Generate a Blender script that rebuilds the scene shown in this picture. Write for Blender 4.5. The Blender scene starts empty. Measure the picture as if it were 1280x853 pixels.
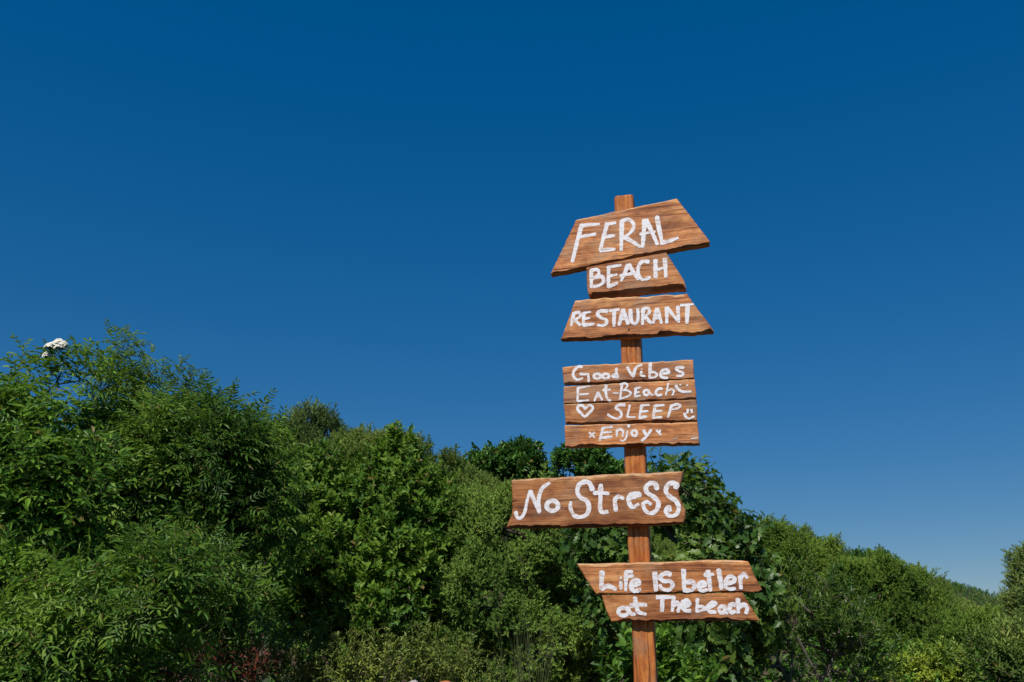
import bpy, bmesh, math, random
import numpy as np
from mathutils import Vector, Matrix

scene = bpy.context.scene
COL = scene.collection
R = math.radians

# ------------------------------------------------------------------ camera
W0, H0 = 1280.0, 853.0
FPX = 1150.0                       # focal length in pixels of the photograph
PITCH = R(18.5)
EYE = np.array([0.0, 0.0, 1.6])
cam = bpy.data.cameras.new('camera')
cam.sensor_width = 36.0
cam.lens = FPX / W0 * 36.0
cam.clip_start = 0.05
cam.clip_end = 9000
camo = bpy.data.objects.new('camera', cam)
COL.objects.link(camo)
camo.location = EYE
camo.rotation_euler = (R(90) + PITCH, 0, 0)
scene.camera = camo

# ------------------------------------------------------------------ light
SUN_EL, SUN_AZ = 50.0, -22.0       # azimuth of the sun, seen from the sign, measured from straight behind the camera (minus = left)
SKY_STRENGTH = 0.141
sd = Vector((math.sin(R(SUN_AZ)) * math.cos(R(SUN_EL)), -math.cos(R(SUN_AZ)) * math.cos(R(SUN_EL)), math.sin(R(SUN_EL))))
sun = bpy.data.lights.new('sun', 'SUN')
sun.energy = 5.0
sun.angle = R(0.53)
sun.color = (1.0, 0.945, 0.86)
suno = bpy.data.objects.new('sun', sun)
COL.objects.link(suno)
suno.rotation_euler = (-sd).to_track_quat('-Z', 'Y').to_euler()
suno.location = sd * 60

world = bpy.data.worlds.new('World')
scene.world = world
world.use_nodes = True
nt = world.node_tree
nt.nodes.clear()
sky = nt.nodes.new('ShaderNodeTexSky')
sky.sky_type = 'NISHITA'
sky.sun_disc = False
sky.sun_elevation = R(SUN_EL)
sky.sun_rotation = math.atan2(sd.x, sd.y)
sky.altitude = 0
sky.air_density = 1.0
sky.dust_density = 0.0
sky.ozone_density = 10.0
gam = nt.nodes.new('ShaderNodeGamma')
gam.inputs['Gamma'].default_value = 0.58
hsv = nt.nodes.new('ShaderNodeHueSaturation')
hsv.inputs['Hue'].default_value = 0.507
hsv.inputs['Saturation'].default_value = 1.62
bg = nt.nodes.new('ShaderNodeBackground')
bg.inputs['Strength'].default_value = SKY_STRENGTH
wo = nt.nodes.new('ShaderNodeOutputWorld')
nt.links.new(sky.outputs[0], gam.inputs[0])
nt.links.new(gam.outputs[0], hsv.inputs['Color'])
nt.links.new(hsv.outputs[0], bg.inputs['Color'])
nt.links.new(bg.outputs[0], wo.inputs[0])

scene.view_settings.view_transform = 'Standard'
scene.view_settings.look = 'None'
scene.view_settings.exposure = 0.0
scene.view_settings.gamma = 1.0
scene.view_settings.use_curve_mapping = False
scene.render.filter_size = 1.5
scene.render.engine = 'CYCLES'
scene.cycles.max_bounces = 6
scene.cycles.diffuse_bounces = 4
scene.cycles.glossy_bounces = 2
scene.cycles.transmission_bounces = 3
scene.cycles.transparent_max_bounces = 4

# ------------------------------------------------------------------ helpers
def ray(px, py):
    x = (px - W0 / 2) / FPX
    y = (H0 / 2 - py) / FPX
    return np.array([x, math.cos(PITCH) - y * math.sin(PITCH), math.sin(PITCH) + y * math.cos(PITCH)])

def P(px, py, Y):
    d = ray(px, py)
    return EYE + d * (Y / d[1])

def mpp(Y):                         # metres per photograph pixel at distance Y
    return Y / FPX * 1.03

def tag(o, label=None, cat=None, group=None, kind=None):
    if label: o['label'] = label
    if cat: o['category'] = cat
    if group: o['group'] = group
    if kind: o['kind'] = kind
    return o

def empty(name, loc, rz=0.0):
    o = bpy.data.objects.new(name, None)
    o.empty_display_size = 0.2
    COL.objects.link(o)
    o.location = loc
    o.rotation_euler = (0, 0, rz)
    return o

class NB:
    """tiny node-building helper"""
    def __init__(s, name):
        s.m = bpy.data.materials.new(name)
        s.m.use_nodes = True
        s.t = s.m.node_tree
        s.t.nodes.clear()
        s.out = s.t.nodes.new('ShaderNodeOutputMaterial')
    def n(s, kind, **kw):
        x = s.t.nodes.new(kind)
        for k, v in kw.items():
            if k in x.inputs: x.inputs[k].default_value = v
            else: setattr(x, k, v)
        return x
    def l(s, a, b): s.t.links.new(a, b)
    def ramp(s, fac, stops):
        r = s.n('ShaderNodeValToRGB')
        e = r.color_ramp.elements
        while len(e) < len(stops): e.new(0.5)
        for k, (p, c) in enumerate(stops):
            e[k].position = p
            e[k].color = (*c, 1) if len(c) == 3 else c
        s.l(fac, r.inputs[0])
        return r.outputs[0]
    def mix(s, fac, a, b, mode='MIX'):
        x = s.n('ShaderNodeMix', data_type='RGBA', blend_type=mode)
        for v, i in ((fac, 0), (a, 6), (b, 7)):
            if hasattr(v, 'is_output'): s.l(v, x.inputs[i])
            elif i == 0: x.inputs[i].default_value = v
            else: x.inputs[i].default_value = (*v, 1)
        return x.outputs[2]

def leaf_material(name, dark, mid, light, rough=0.48, spec=0.3, trans=0.42, clump=1.3):
    k = (2.1, 2.02, 1.35)
    dark, mid, light = [tuple(a * q for a, q in zip(c, k)) for c in (dark, mid, light)]
    b = NB(name)
    geo = b.n('ShaderNodeNewGeometry')
    pos = geo.outputs['Position']
    noi = b.n('ShaderNodeTexNoise', Scale=clump, Detail=2.0)
    b.l(pos, noi.inputs['Vector'])
    a = b.n('ShaderNodeMath', operation='MULTIPLY'); a.inputs[1].default_value = 0.55
    b.l(geo.outputs['Random Per Island'], a.inputs[0])
    c = b.n('ShaderNodeMath', operation='MULTIPLY_ADD'); c.inputs[1].default_value = 1.7
    b.l(noi.outputs['Fac'], c.inputs[0]); b.l(a.outputs[0], c.inputs[2])
    lo = b.n('ShaderNodeMath', operation='SUBTRACT'); lo.inputs[1].default_value = 0.35
    b.l(c.outputs[0], lo.inputs[0])
    col = b.ramp(lo.outputs[0], [(0.40, dark), (0.74, mid), (1.0, light)])
    old = b.n('ShaderNodeMath', operation='GREATER_THAN'); old.inputs[1].default_value = 0.984   # a few yellowed leaves
    b.l(geo.outputs['Random Per Island'], old.inputs[0])
    col = b.mix(old.outputs[0], col, (0.21, 0.17, 0.045))
    pr = b.n('ShaderNodeBsdfPrincipled', Roughness=rough)
    pr.inputs['Specular IOR Level'].default_value = spec
    b.l(col, pr.inputs['Base Color'])
    tr = b.n('ShaderNodeBsdfTranslucent')
    tcol = b.mix(0.55, col, (0.16, 0.26, 0.02))
    b.l(tcol, tr.inputs['Color'])
    mx = b.n('ShaderNodeMixShader'); mx.inputs[0].default_value = trans
    b.l(pr.outputs[0], mx.inputs[1]); b.l(tr.outputs[0], mx.inputs[2])
    b.l(mx.outputs[0], b.out.inputs[0])
    return b.m

def plain_material(name, c1, c2, scale=20.0, rough=0.8, stretch=(1, 1, 1), bump=0.0):
    b = NB(name)
    tc = b.n('ShaderNodeTexCoord')
    mp = b.n('ShaderNodeMapping'); mp.inputs['Scale'].default_value = stretch
    b.l(tc.outputs['Object'], mp.inputs[0])
    noi = b.n('ShaderNodeTexNoise', Scale=scale, Detail=5.0, Roughness=0.6)
    b.l(mp.outputs[0], noi.inputs['Vector'])
    col = b.ramp(noi.outputs['Fac'], [(0.3, c1), (0.7, c2)])
    pr = b.n('ShaderNodeBsdfPrincipled', Roughness=rough)
    pr.inputs['Specular IOR Level'].default_value = 0.25
    b.l(col, pr.inputs['Base Color'])
    if bump:
        bm_ = b.n('ShaderNodeBump', Strength=bump, Distance=0.01)
        b.l(noi.outputs['Fac'], bm_.inputs['Height']); b.l(bm_.outputs[0], pr.inputs['Normal'])
    b.l(pr.outputs[0], b.out.inputs[0])
    return b.m

def wood_material(name, grain_axis, dark, mid, light, blotch=0.6):
    """hand-stained timber: long grain, fibres, blotchy stain, a few knots"""
    b = NB(name)
    tc = b.n('ShaderNodeTexCoord')
    oi = b.n('ShaderNodeObjectInfo')
    off = b.n('ShaderNodeMath', operation='MULTIPLY'); off.inputs[1].default_value = 37.0
    b.l(oi.outputs['Random'], off.inputs[0])
    comb = b.n('ShaderNodeCombineXYZ')
    for k in range(3): b.l(off.outputs[0], comb.inputs[k])
    add = b.n('ShaderNodeVectorMath', operation='ADD')
    b.l(tc.outputs['Object'], add.inputs[0]); b.l(comb.outputs[0], add.inputs[1])
    def mapped(along, across):
        m = b.n('ShaderNodeMapping')
        m.inputs['Scale'].default_value = (along, across, across) if grain_axis == 'X' else (across, across, along)
        b.l(add.outputs[0], m.inputs[0]); return m.outputs[0]
    # distortion of the grain by slow noise (growth-ring waviness)
    n1 = b.n('ShaderNodeTexNoise', Scale=1.0, Detail=6.0, Roughness=0.62, Distortion=2.0); b.l(mapped(1.7, 17), n1.inputs['Vector'])
    n2 = b.n('ShaderNodeTexNoise', Scale=1.0, Detail=3.0, Roughness=0.7); b.l(mapped(7, 210), n2.inputs['Vector'])
    n3 = b.n('ShaderNodeTexNoise', Scale=1.0, Detail=3.0, Roughness=0.55, Distortion=0.6); b.l(mapped(5.5, 11.0), n3.inputs['Vector'])
    n4 = b.n('ShaderNodeTexNoise', Scale=1.0, Detail=2.0); b.l(mapped(40, 60), n4.inputs['Vector'])
    vor = b.n('ShaderNodeTexVoronoi', Scale=1.0); b.l(mapped(4.5, 9.0), vor.inputs['Vector'])
    s = b.n('ShaderNodeMath', operation='MULTIPLY_ADD'); s.inputs[1].default_value = 0.24
    b.l(n2.outputs['Fac'], s.inputs[0])
    hx = b.n('ShaderNodeMath', operation='MULTIPLY'); hx.inputs[1].default_value = 0.76
    b.l(n1.outputs['Fac'], hx.inputs[0]); b.l(hx.outputs[0], s.inputs[2])
    col = b.ramp(s.outputs[0], [(0.34, dark), (0.50, mid), (0.64, light)])
    bl = b.ramp(n3.outputs['Fac'], [(0.44, (1, 1, 1)), (0.64, (0.46, 0.36, 0.30))])
    col = b.mix(blotch, col, bl, 'MULTIPLY')
    kn = b.ramp(vor.outputs['Distance'], [(0.03, (0.25, 0.16, 0.12)), (0.13, (1, 1, 1))])
    col = b.mix(0.75, col, kn, 'MULTIPLY')
    sp = b.ramp(n4.outputs['Fac'], [(0.36, (0.62, 0.55, 0.5)), (0.52, (1, 1, 1))])
    col = b.mix(0.5, col, sp, 'MULTIPLY')
    n5 = b.n('ShaderNodeTexNoise', Scale=1.0, Detail=3.0, Roughness=0.6); b.l(mapped(7.0, 9.0), n5.inputs['Vector'])
    gr = b.ramp(n5.outputs['Fac'], [(0.50, (0, 0, 0)), (0.68, (0.62, 0.62, 0.62))])                 # worn, greyed patches
    col = b.mix(gr, col, (0.30, 0.185, 0.115))
    n6 = b.n('ShaderNodeTexNoise', Scale=1.0, Detail=1.0, Distortion=0.4); b.l(mapped(2.6, 95), n6.inputs['Vector'])
    ck = b.ramp(n6.outputs['Fac'], [(0.665, (1, 1, 1)), (0.70, (0.22, 0.15, 0.11))])                # fine drying cracks
    col = b.mix(0.65, col, ck, 'MULTIPLY')
    hs = b.n('ShaderNodeHueSaturation')
    vr = b.n('ShaderNodeMapRange'); vr.inputs[3].default_value = 0.74; vr.inputs[4].default_value = 1.14
    b.l(oi.outputs['Random'], vr.inputs[0]); b.l(vr.outputs[0], hs.inputs['Value']); b.l(col, hs.inputs['Color'])
    pr = b.n('ShaderNodeBsdfPrincipled', Roughness=0.62)
    pr.inputs['Specular IOR Level'].default_value = 0.3
    b.l(hs.outputs[0], pr.inputs['Base Color'])
    h = b.n('ShaderNodeMath', operation='MULTIPLY_ADD'); h.inputs[1].default_value = 0.5
    b.l(n3.outputs['Fac'], h.inputs[0]); b.l(s.outputs[0], h.inputs[2])
    bu = b.n('ShaderNodeBump', Strength=0.75, Distance=0.009)
    b.l(h.outputs[0], bu.inputs['Height']); b.l(bu.outputs[0], pr.inputs['Normal'])
    b.l(pr.outputs[0], b.out.inputs[0])
    return b.m

def paint_material():
    b = NB('white_brush_paint')
    tc = b.n('ShaderNodeTexCoord')
    mp = b.n('ShaderNodeMapping'); mp.inputs['Scale'].default_value = (0.45, 1.0, 1.6)          # thin places follow the grain
    b.l(tc.outputs['Object'], mp.inputs[0])
    n = b.n('ShaderNodeTexNoise', Scale=60.0, Detail=6.0, Roughness=0.75); b.l(mp.outputs[0], n.inputs['Vector'])
    col = b.ramp(n.outputs['Fac'], [(0.34, (0.36, 0.22, 0.15)), (0.43, (0.57, 0.51, 0.51)), (0.51, (0.69, 0.68, 0.72)), (0.7, (0.74, 0.74, 0.77))])
    pr = b.n('ShaderNodeBsdfPrincipled', Roughness=0.55); b.l(col, pr.inputs['Base Color'])
    bu = b.n('ShaderNodeBump', Strength=0.25, Distance=0.002); b.l(n.outputs['Fac'], bu.inputs['Height']); b.l(bu.outputs[0], pr.inputs['Normal'])
    b.l(pr.outputs[0], b.out.inputs[0])
    return b.m

def ground_material():
    b = NB('hillside_soil')
    geo = b.n('ShaderNodeNewGeometry')
    n1 = b.n('ShaderNodeTexNoise', Scale=0.7, Detail=6.0); b.l(geo.outputs['Position'], n1.inputs['Vector'])
    n2 = b.n('ShaderNodeTexNoise', Scale=22.0, Detail=5.0, Roughness=0.7); b.l(geo.outputs['Position'], n2.inputs['Vector'])
    c1 = b.ramp(n2.outputs['Fac'], [(0.35, (0.05, 0.028, 0.018)), (0.65, (0.16, 0.09, 0.06))])
    c2 = b.ramp(n2.outputs['Fac'], [(0.35, (0.018, 0.03, 0.010)), (0.65, (0.05, 0.075, 0.022))])
    f = b.ramp(n1.outputs['Fac'], [(0.42, (0, 0, 0)), (0.58, (1, 1, 1))])
    pr = b.n('ShaderNodeBsdfPrincipled', Roughness=0.95)
    b.l(b.mix(f, c1, c2), pr.inputs['Base Color'])
    bu = b.n('ShaderNodeBump', Strength=0.8, Distance=0.05); b.l(n2.outputs['Fac'], bu.inputs['Height']); b.l(bu.outputs[0], pr.inputs['Normal'])
    b.l(pr.outputs[0], b.out.inputs[0])
    return b.m

M = {}
M['elder'] = leaf_material('elder_leaf', (0.018, 0.054, 0.014), (0.042, 0.104, 0.020), (0.090, 0.17, 0.026))
M['ash'] = leaf_material('ash_leaf', (0.020, 0.056, 0.014), (0.043, 0.100, 0.020), (0.092, 0.16, 0.027), rough=0.5)
M['broad'] = leaf_material('broad_leaf', (0.022, 0.062, 0.012), (0.044, 0.100, 0.018), (0.090, 0.155, 0.027), rough=.55, spec=.25)
M['oak'] = leaf_material('evergreen_oak_leaf', (0.008, 0.032, 0.008), (0.020, 0.064, 0.012), (0.045, 0.105, 0.018), trans=0.18)
M['dome'] = leaf_material('dark_dome_leaf', (0.014, 0.050, 0.008), (0.030, 0.085, 0.010), (0.060, 0.125, 0.016), trans=0.2)
M['fig'] = leaf_material('fig_leaf', (0.016, 0.044, 0.012), (0.030, 0.070, 0.018), (0.070, 0.118, 0.028), rough=0.42, spec=0.4)
M['juniper'] = leaf_material('juniper_needle', (0.030, 0.056, 0.022), (0.060, 0.098, 0.036), (0.105, 0.145, 0.055), trans=0.12, rough=0.65, spec=0.2)
M['heath'] = leaf_material('heath_needle', (0.040, 0.090, 0.024), (0.082, 0.145, 0.040), (0.14, 0.205, 0.058), trans=0.2, rough=0.65, spec=0.2)
M['olive'] = leaf_material('olive_scrub_leaf', (0.042, 0.076, 0.024), (0.080, 0.122, 0.036), (0.13, 0.172, 0.055), trans=0.25, rough=0.65, spec=0.2)
M['scrub'] = leaf_material('hill_scrub_leaf', (0.040, 0.082, 0.018), (0.076, 0.134, 0.027), (0.125, 0.185, 0.042), trans=0.25, rough=0.6, spec=0.2)
M['yellow'] = leaf_material('yellow_green_leaf', (0.050, 0.088, 0.012), (0.095, 0.145, 0.020), (0.150, 0.195, 0.032), trans=0.25)
M['weed'] = leaf_material('weed_leaf', (0.036, 0.064, 0.014), (0.078, 0.115, 0.026), (0.14, 0.165, 0.045), trans=0.25)
M['red'] = leaf_material('red_leaf', (0.022, 0.009, 0.006), (0.042, 0.008, 0.007), (0.070, 0.014, 0.011), trans=0.12)
M['far'] = leaf_material('far_wood_leaf', (0.014, 0.040, 0.014), (0.026, 0.062, 0.020), (0.045, 0.085, 0.025), trans=0.1, rough=0.8, clump=0.08)
M['stem'] = plain_material('green_stem', (0.05, 0.075, 0.025), (0.10, 0.11, 0.045), 30)
M['bark'] = plain_material('grey_brown_bark', (0.035, 0.027, 0.019), (0.09, 0.072, 0.054), 25, 0.9, (1, 1, 0.3), 0.5)
M['palebark'] = plain_material('pale_grey_bark', (0.07, 0.06, 0.048), (0.18, 0.16, 0.13), 25, 0.9, (1, 1, 0.3), 0.5)
M['dry'] = plain_material('dry_twig', (0.10, 0.065, 0.05), (0.24, 0.17, 0.12), 30, 0.9)
M['petal'] = plain_material('cream_flower', (0.76, 0.73, 0.60), (0.86, 0.85, 0.78), 60, 0.7)
M['board'] = wood_material('stained_board', 'X', (0.21, 0.066, 0.020), (0.50, 0.190, 0.060), (0.66, 0.32, 0.12), 0.8)
M['edge'] = wood_material('sunlit_tint_edge', 'X', (0.40, 0.19, 0.08), (0.56, 0.31, 0.15), (0.66, 0.42, 0.23), 0.3)  # top bevels: paler wood, sunlight on the bevel put into the colour
M['hewn'] = wood_material('dirt_and_shade_edge', 'X', (0.08, 0.030, 0.012), (0.21, 0.085, 0.032), (0.36, 0.17, 0.07), 0.6)  # bottom chamfers: dirt plus underside shade, both put into the darker colour
M['post'] = wood_material('stained_post', 'Z', (0.17, 0.045, 0.010), (0.47, 0.145, 0.030), (0.62, 0.25, 0.065), 0.35)
M['paint'] = paint_material()
M['steel'] = plain_material('rusty_nail', (0.02, 0.015, 0.012), (0.06, 0.04, 0.03), 200, 0.6)
M['ground'] = ground_material()
M['stone'] = plain_material('pale_stone', (0.22, 0.21, 0.20), (0.42, 0.40, 0.38), 14, 0.9, bump=0.6)
M['clay'] = plain_material('orange_clay', (0.32, 0.10, 0.035), (0.46, 0.17, 0.06), 18, 0.85, bump=0.2)

# ------------------------------------------------------------------ raw mesh building
def mesh_from(name, v, loops, sizes, mats, midx=None, parent=None, loc=None, smooth=False):
    me = bpy.data.meshes.new(name)
    v = np.asarray(v, np.float32)
    loops = np.asarray(loops, np.int32); sizes = np.asarray(sizes, np.int32)
    me.vertices.add(len(v)); me.vertices.foreach_set('co', v.ravel())
    me.loops.add(len(loops)); me.loops.foreach_set('vertex_index', loops)
    me.polygons.add(len(sizes))
    st = np.zeros(len(sizes), np.int32); st[1:] = np.cumsum(sizes)[:-1]
    me.polygons.foreach_set('loop_start', st)
    if midx is not None: me.polygons.foreach_set('material_index', np.asarray(midx, np.int32))
    me.polygons.foreach_set('use_smooth', np.full(len(sizes), smooth, bool))
    for m in mats: me.materials.append(m)
    me.update(calc_edges=True)
    o = bpy.data.objects.new(name, me)
    COL.objects.link(o)
    if parent is not None: o.parent = parent
    if loc is not None: o.location = loc
    return o

class G:
    """accumulates small polygons for a template"""
    def __init__(s): s.v = []; s.f = []; s.m = []
    def add(s, v, f, m=0, X=None, t=(0, 0, 0)):
        k = len(s.v)
        v = np.asarray(v, float)
        if X is not None: v = v @ np.asarray(X).T
        v = v + np.asarray(t)
        s.v.extend(v.tolist())
        for q in f:
            s.f.append([i + k for i in q]); s.m.append(m)
    def merge(s, g, X=None, t=(0, 0, 0)):
        k = len(s.v)
        v = np.asarray(g.v, float)
        if X is not None: v = v @ np.asarray(X).T
        s.v.extend((v + np.asarray(t)).tolist())
        for q, m in zip(g.f, g.m): s.f.append([i + k for i in q]); s.m.append(m)
    def arr(s):
        return (np.array(s.v), np.array([i for q in s.f for i in q]), np.array([len(q) for q in s.f]), np.array(s.m))

def unit(a):
    a = np.asarray(a, float); return a / (np.linalg.norm(a, axis=-1, keepdims=True) + 1e-9)

def frame(z, y):                    # columns X, Y, Z: Z along z, Y near y
    z = unit(z); x = np.cross(y, z)
    if np.linalg.norm(x) < 1e-4: x = np.cross([0.31, 0.77, 0.2], z)
    x = unit(x); return np.stack([x, np.cross(z, x), z], 1)

def leaf(L, Wd, fold=0.3, droop=0.2, a=0.33, b=0.68):
    def y(z): return -droop * L * (z * z)
    v = [(0, 0, 0), (-Wd * .46, fold * Wd * .5 + y(a), a * L), (-Wd * .40, fold * Wd * .5 + y(b), b * L), (0, y(1), L),
         (Wd * .40, fold * Wd * .5 + y(b), b * L), (Wd * .46, fold * Wd * .5 + y(a), a * L)]
    return v, [(0, 3, 2, 1), (0, 5, 4, 3)]

def stick(g, p, q, r0, r1, m=1):
    p = np.asarray(p, float); q = np.asarray(q, float)
    X = frame(q - p, [0.2, 0.3, 0.93])
    ring = [(math.cos(t), math.sin(t)) for t in (0.3, 2.39, 4.49)]
    v = [p + X[:, 0] * c * r0 + X[:, 1] * s_ * r0 for c, s_ in ring] + [q + X[:, 0] * c * r1 + X[:, 1] * s_ * r1 for c, s_ in ring]
    g.add(v, [(0, 1, 4, 3), (1, 2, 5, 4), (2, 0, 3, 5)], m)

def pinnate(rng, L=0.19, pairs=3, ll=0.062, lw=0.022, droop=0.35):
    g = G()
    def c(s): return np.array([0, -droop * L * s * s, L * s])
    stick(g, c(0), c(0.5), 0.0016, 0.0013); stick(g, c(0.5), c(1), 0.0013, 0.0008)
    for i in range(pairs):
        s = 0.32 + 0.6 * i / max(pairs - 1, 1)
        for sd_ in (-1, 1):
            an = R(rng.uniform(48, 72))
            d = np.array([sd_ * math.sin(an), -droop * s * 0.9 + rng.uniform(-.18, .12), math.cos(an)])
            v, f = leaf(ll * rng.uniform(.8, 1.1) * (0.8 + 0.3 * s), lw * rng.uniform(.85, 1.1), 0.35, rng.uniform(.1, .35))
            g.add(v, f, 0, frame(d, [0, 1, 0.1]), c(s))
    v, f = leaf(ll * 1.1, lw * 1.05, 0.35, 0.25)
    g.add(v, f, 0, frame([0, -droop * 1.6, 1], [0, 1, .2]), c(1))
    return g

def palmate(rng, L=0.13):           # five-lobed fig leaf
    out = [(0, 0.12), (.14, .06), (.30, .20), (.36, .40), (.26, .46), (.17, .50), (.27, .64), (.25, .78), (.16, .76), (.11, .78), (.09, .92), (0, 1.06)]
    pts = out + [(-x, z) for x, z in out[-2:0:-1]]
    dr = rng.uniform(.1, .3)
    v = [(x * L, abs(x) * L * .25 - dr * L * z * z, z * L) for x, z in pts] + [(0, -dr * L * .16, .40 * L)]
    n = len(pts)
    return v, [(i, n, (i + 1) % n) for i in range(n)]

def shoot(rng, kind):
    """one leafy twig pointing to +Z, base at the origin"""
    g = G(); U = rng.uniform
    bend = np.array([U(-.15, .15), U(-.15, .15), 0])
    def along(L):
        return lambda s: np.array([0, 0, L * s]) + bend * L * s * s
    if kind in ('elder', 'ash'):
        L = U(.16, .26); c = along(L)
        stick(g, c(0), c(.5), .0035, .0028); stick(g, c(.5), c(1), .0028, .0015)
        n = 4
        for i in range(n):
            s = .25 + .75 * i / (n - 1)
            for k in range(2):
                a = i * R(90) + k * math.pi + U(-.3, .3)
                el = R(U(20, 50)) + .5 * s
                d = np.array([math.cos(a) * math.cos(el), math.sin(a) * math.cos(el), math.sin(el)])
                sc = (1.1 - .45 * s) * U(.85, 1.15)
                pl = pinnate(rng, .17 * sc, 3 if kind == 'elder' else 4, .066 * sc if kind == 'elder' else .060 * sc, .026 * sc if kind == 'elder' else .018 * sc, U(.2, .6))
                g.merge(pl, frame(d, [0, 0, 1]), c(s))
        v, f = leaf(.06, .02); g.add(v, f, 0, frame([.1, .1, 1], [0, 1, 0]), c(1))
    elif kind in ('broad', 'oak', 'yellow', 'dome', 'scrub'):
        L, ll, lw, n = {'broad': (.14, .054, .030, 13), 'oak': (.14, .056, .032, 12), 'yellow': (.16, .055, .020, 14), 'dome': (.12, .05, .022, 14), 'scrub': (.13, .05, .022, 12)}[kind]
        L *= U(.8, 1.2); c = along(L)
        stick(g, c(0), c(1), .003, .0012)
        for i in range(n):
            s = .12 + .88 * i / (n - 1); a = i * 2.4 + U(-.4, .4); el = R(U(5, 45)) + .6 * s
            d = np.array([math.cos(a) * math.cos(el), math.sin(a) * math.cos(el), math.sin(el)])
            v, f = leaf(ll * U(.75, 1.15), lw * U(.85, 1.15), U(.15, .4), U(.05, .4), .3, .7)
            g.add(v, f, 0, frame(d, [U(-.3, .3), U(-.3, .3), 1]), c(s) + d * .008)
    elif kind == 'fig':
        L = U(.14, .22); c = along(L)
        stick(g, c(0), c(1), .006, .004)
        for i in range(9):
            s = .1 + .9 * i / 8; a = i * 2.4 + U(-.4, .4); el = R(U(5, 40)) + .5 * s
            d = np.array([math.cos(a) * math.cos(el), math.sin(a) * math.cos(el), math.sin(el)])
            pl = U(.03, .06); q = c(s) + d * pl
            stick(g, c(s), q, .0018, .0015)
            v, f = palmate(rng, U(.06, .10))
            d2 = unit(d + np.array([U(-.5, .5), U(-.5, .5), -U(.0, 1.1)]))
            g.add(v, f, 0, frame(d2, [U(-.8, .8), U(-.8, .8), 1]), q)
    elif kind in ('juniper', 'heath', 'olive'):
        L = U(.13, .19); c = along(L)
        stick(g, c(0), c(1), .0025, .001)
        nn, nl, nw = {'juniper': (14, .021, .0055), 'heath': (14, .021, .0068), 'olive': (10, .026, .0072)}[kind]
        def needles(c0, d0, l0, n):
            for i in range(n):
                s = (i + .5) / n; a = i * 2.4 + U(-.5, .5); el = R(U(25, 60)) + .35 * s
                X = frame(d0, [.3, .5, .8])
                d = X @ np.array([math.cos(a) * math.cos(el), math.sin(a) * math.cos(el), math.sin(el)])
                l = nl * U(.8, 1.2)
                v = [(-nw / 2, 0, 0), (nw / 2, 0, 0), (nw * .3, 0, l * .6), (0, .001, l), (-nw * .3, 0, l * .6)]
                g.add(v, [(0, 1, 2, 3, 4)], 0, frame(d, [U(-1, 1), U(-1, 1), 1]), c0 + d0 * l0 * s)
        for k in range(7):
            s = .15 + .75 * k / 6; a = k * 2.4 + U(-.4, .4); el = R(U(30, 60))
            d = np.array([math.cos(a) * math.cos(el), math.sin(a) * math.cos(el), math.sin(el)])
            needles(c(s), d, U(.05, .075) * (1.15 - .5 * s), nn)
        needles(c(.45), unit(np.array([0, 0, 1.]) + bend), L * .6, nn + 6)
    elif kind == 'lance':
        L = U(.16, .24); c = along(L)
        stick(g, c(0), c(1), .004, .002)
        for i in range(16):
            s = .1 + .9 * i / 15; a = i * 2.4 + U(-.4, .4); el = R(U(25, 60)) + .4 * s
            d = np.array([math.cos(a) * math.cos(el), math.sin(a) * math.cos(el), math.sin(el)])
            v, f = leaf(.075 * U(.75, 1.15), .017 * U(.85, 1.15), .25, U(.05, .35))
            g.add(v, f, 0, frame(d, [U(-.3, .3), U(-.3, .3), 1]), c(s))
    elif kind == 'weed':
        L = U(.22, .34); c = along(L)
        stick(g, c(0), c(1), .003, .0015)
        for i in range(18):
            s = .05 + .95 * i / 17; a = i * 2.4 + U(-.4, .4); el = R(U(10, 55)) + .5 * s
            d = np.array([math.cos(a) * math.cos(el), math.sin(a) * math.cos(el), math.sin(el)])
            v, f = leaf(.050 * U(.7, 1.2), .016 * U(.8, 1.2), .2, U(.05, .35))
            g.add(v, f, 0, frame(d, [U(-.3, .3), U(-.3, .3), 1]), c(s))
        for i in range(7):
            a = i * .9; d = unit(np.array([math.cos(a) * .8, math.sin(a) * .8, 1.]))
            q = c(.95) + d * U(.03, .055); stick(g, c(.95), q, .0013, .001)
            for k in range(4):
                e = unit(np.array([U(-1, 1), U(-1, 1), .8])); v, f = leaf(.014, .010, .1, .1); g.add(v, f, 0, frame(e, [0, 0, 1]), q)
    elif kind == 'red':
        L = U(.18, .3); c = along(L)
        stick(g, c(0), c(1), .003, .0015)
        for i in range(7):
            s = .3 + .7 * i / 6; a = i * 2.4 + U(-.4, .4); el = R(U(10, 55))
            d = np.array([math.cos(a) * math.cos(el), math.sin(a) * math.cos(el), math.sin(el)])
            q = c(s) + d * .03; stick(g, c(s), q, .0015, .001)
            v, f = leaf(.046 * U(.7, 1.2), .024 * U(.8, 1.2), .25, U(.05, .4))
            g.add(v, f, 0, frame(d, [U(-.5, .5), U(-.5, .5), 1]), q)
    return g

_T = {}
def templates(kind, n=5):
    if kind not in _T:
        rng = np.random.default_rng(sum(map(ord, kind)))
        _T[kind] = [shoot(rng, kind).arr() for _ in range(n)]
    return _T[kind]

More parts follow.
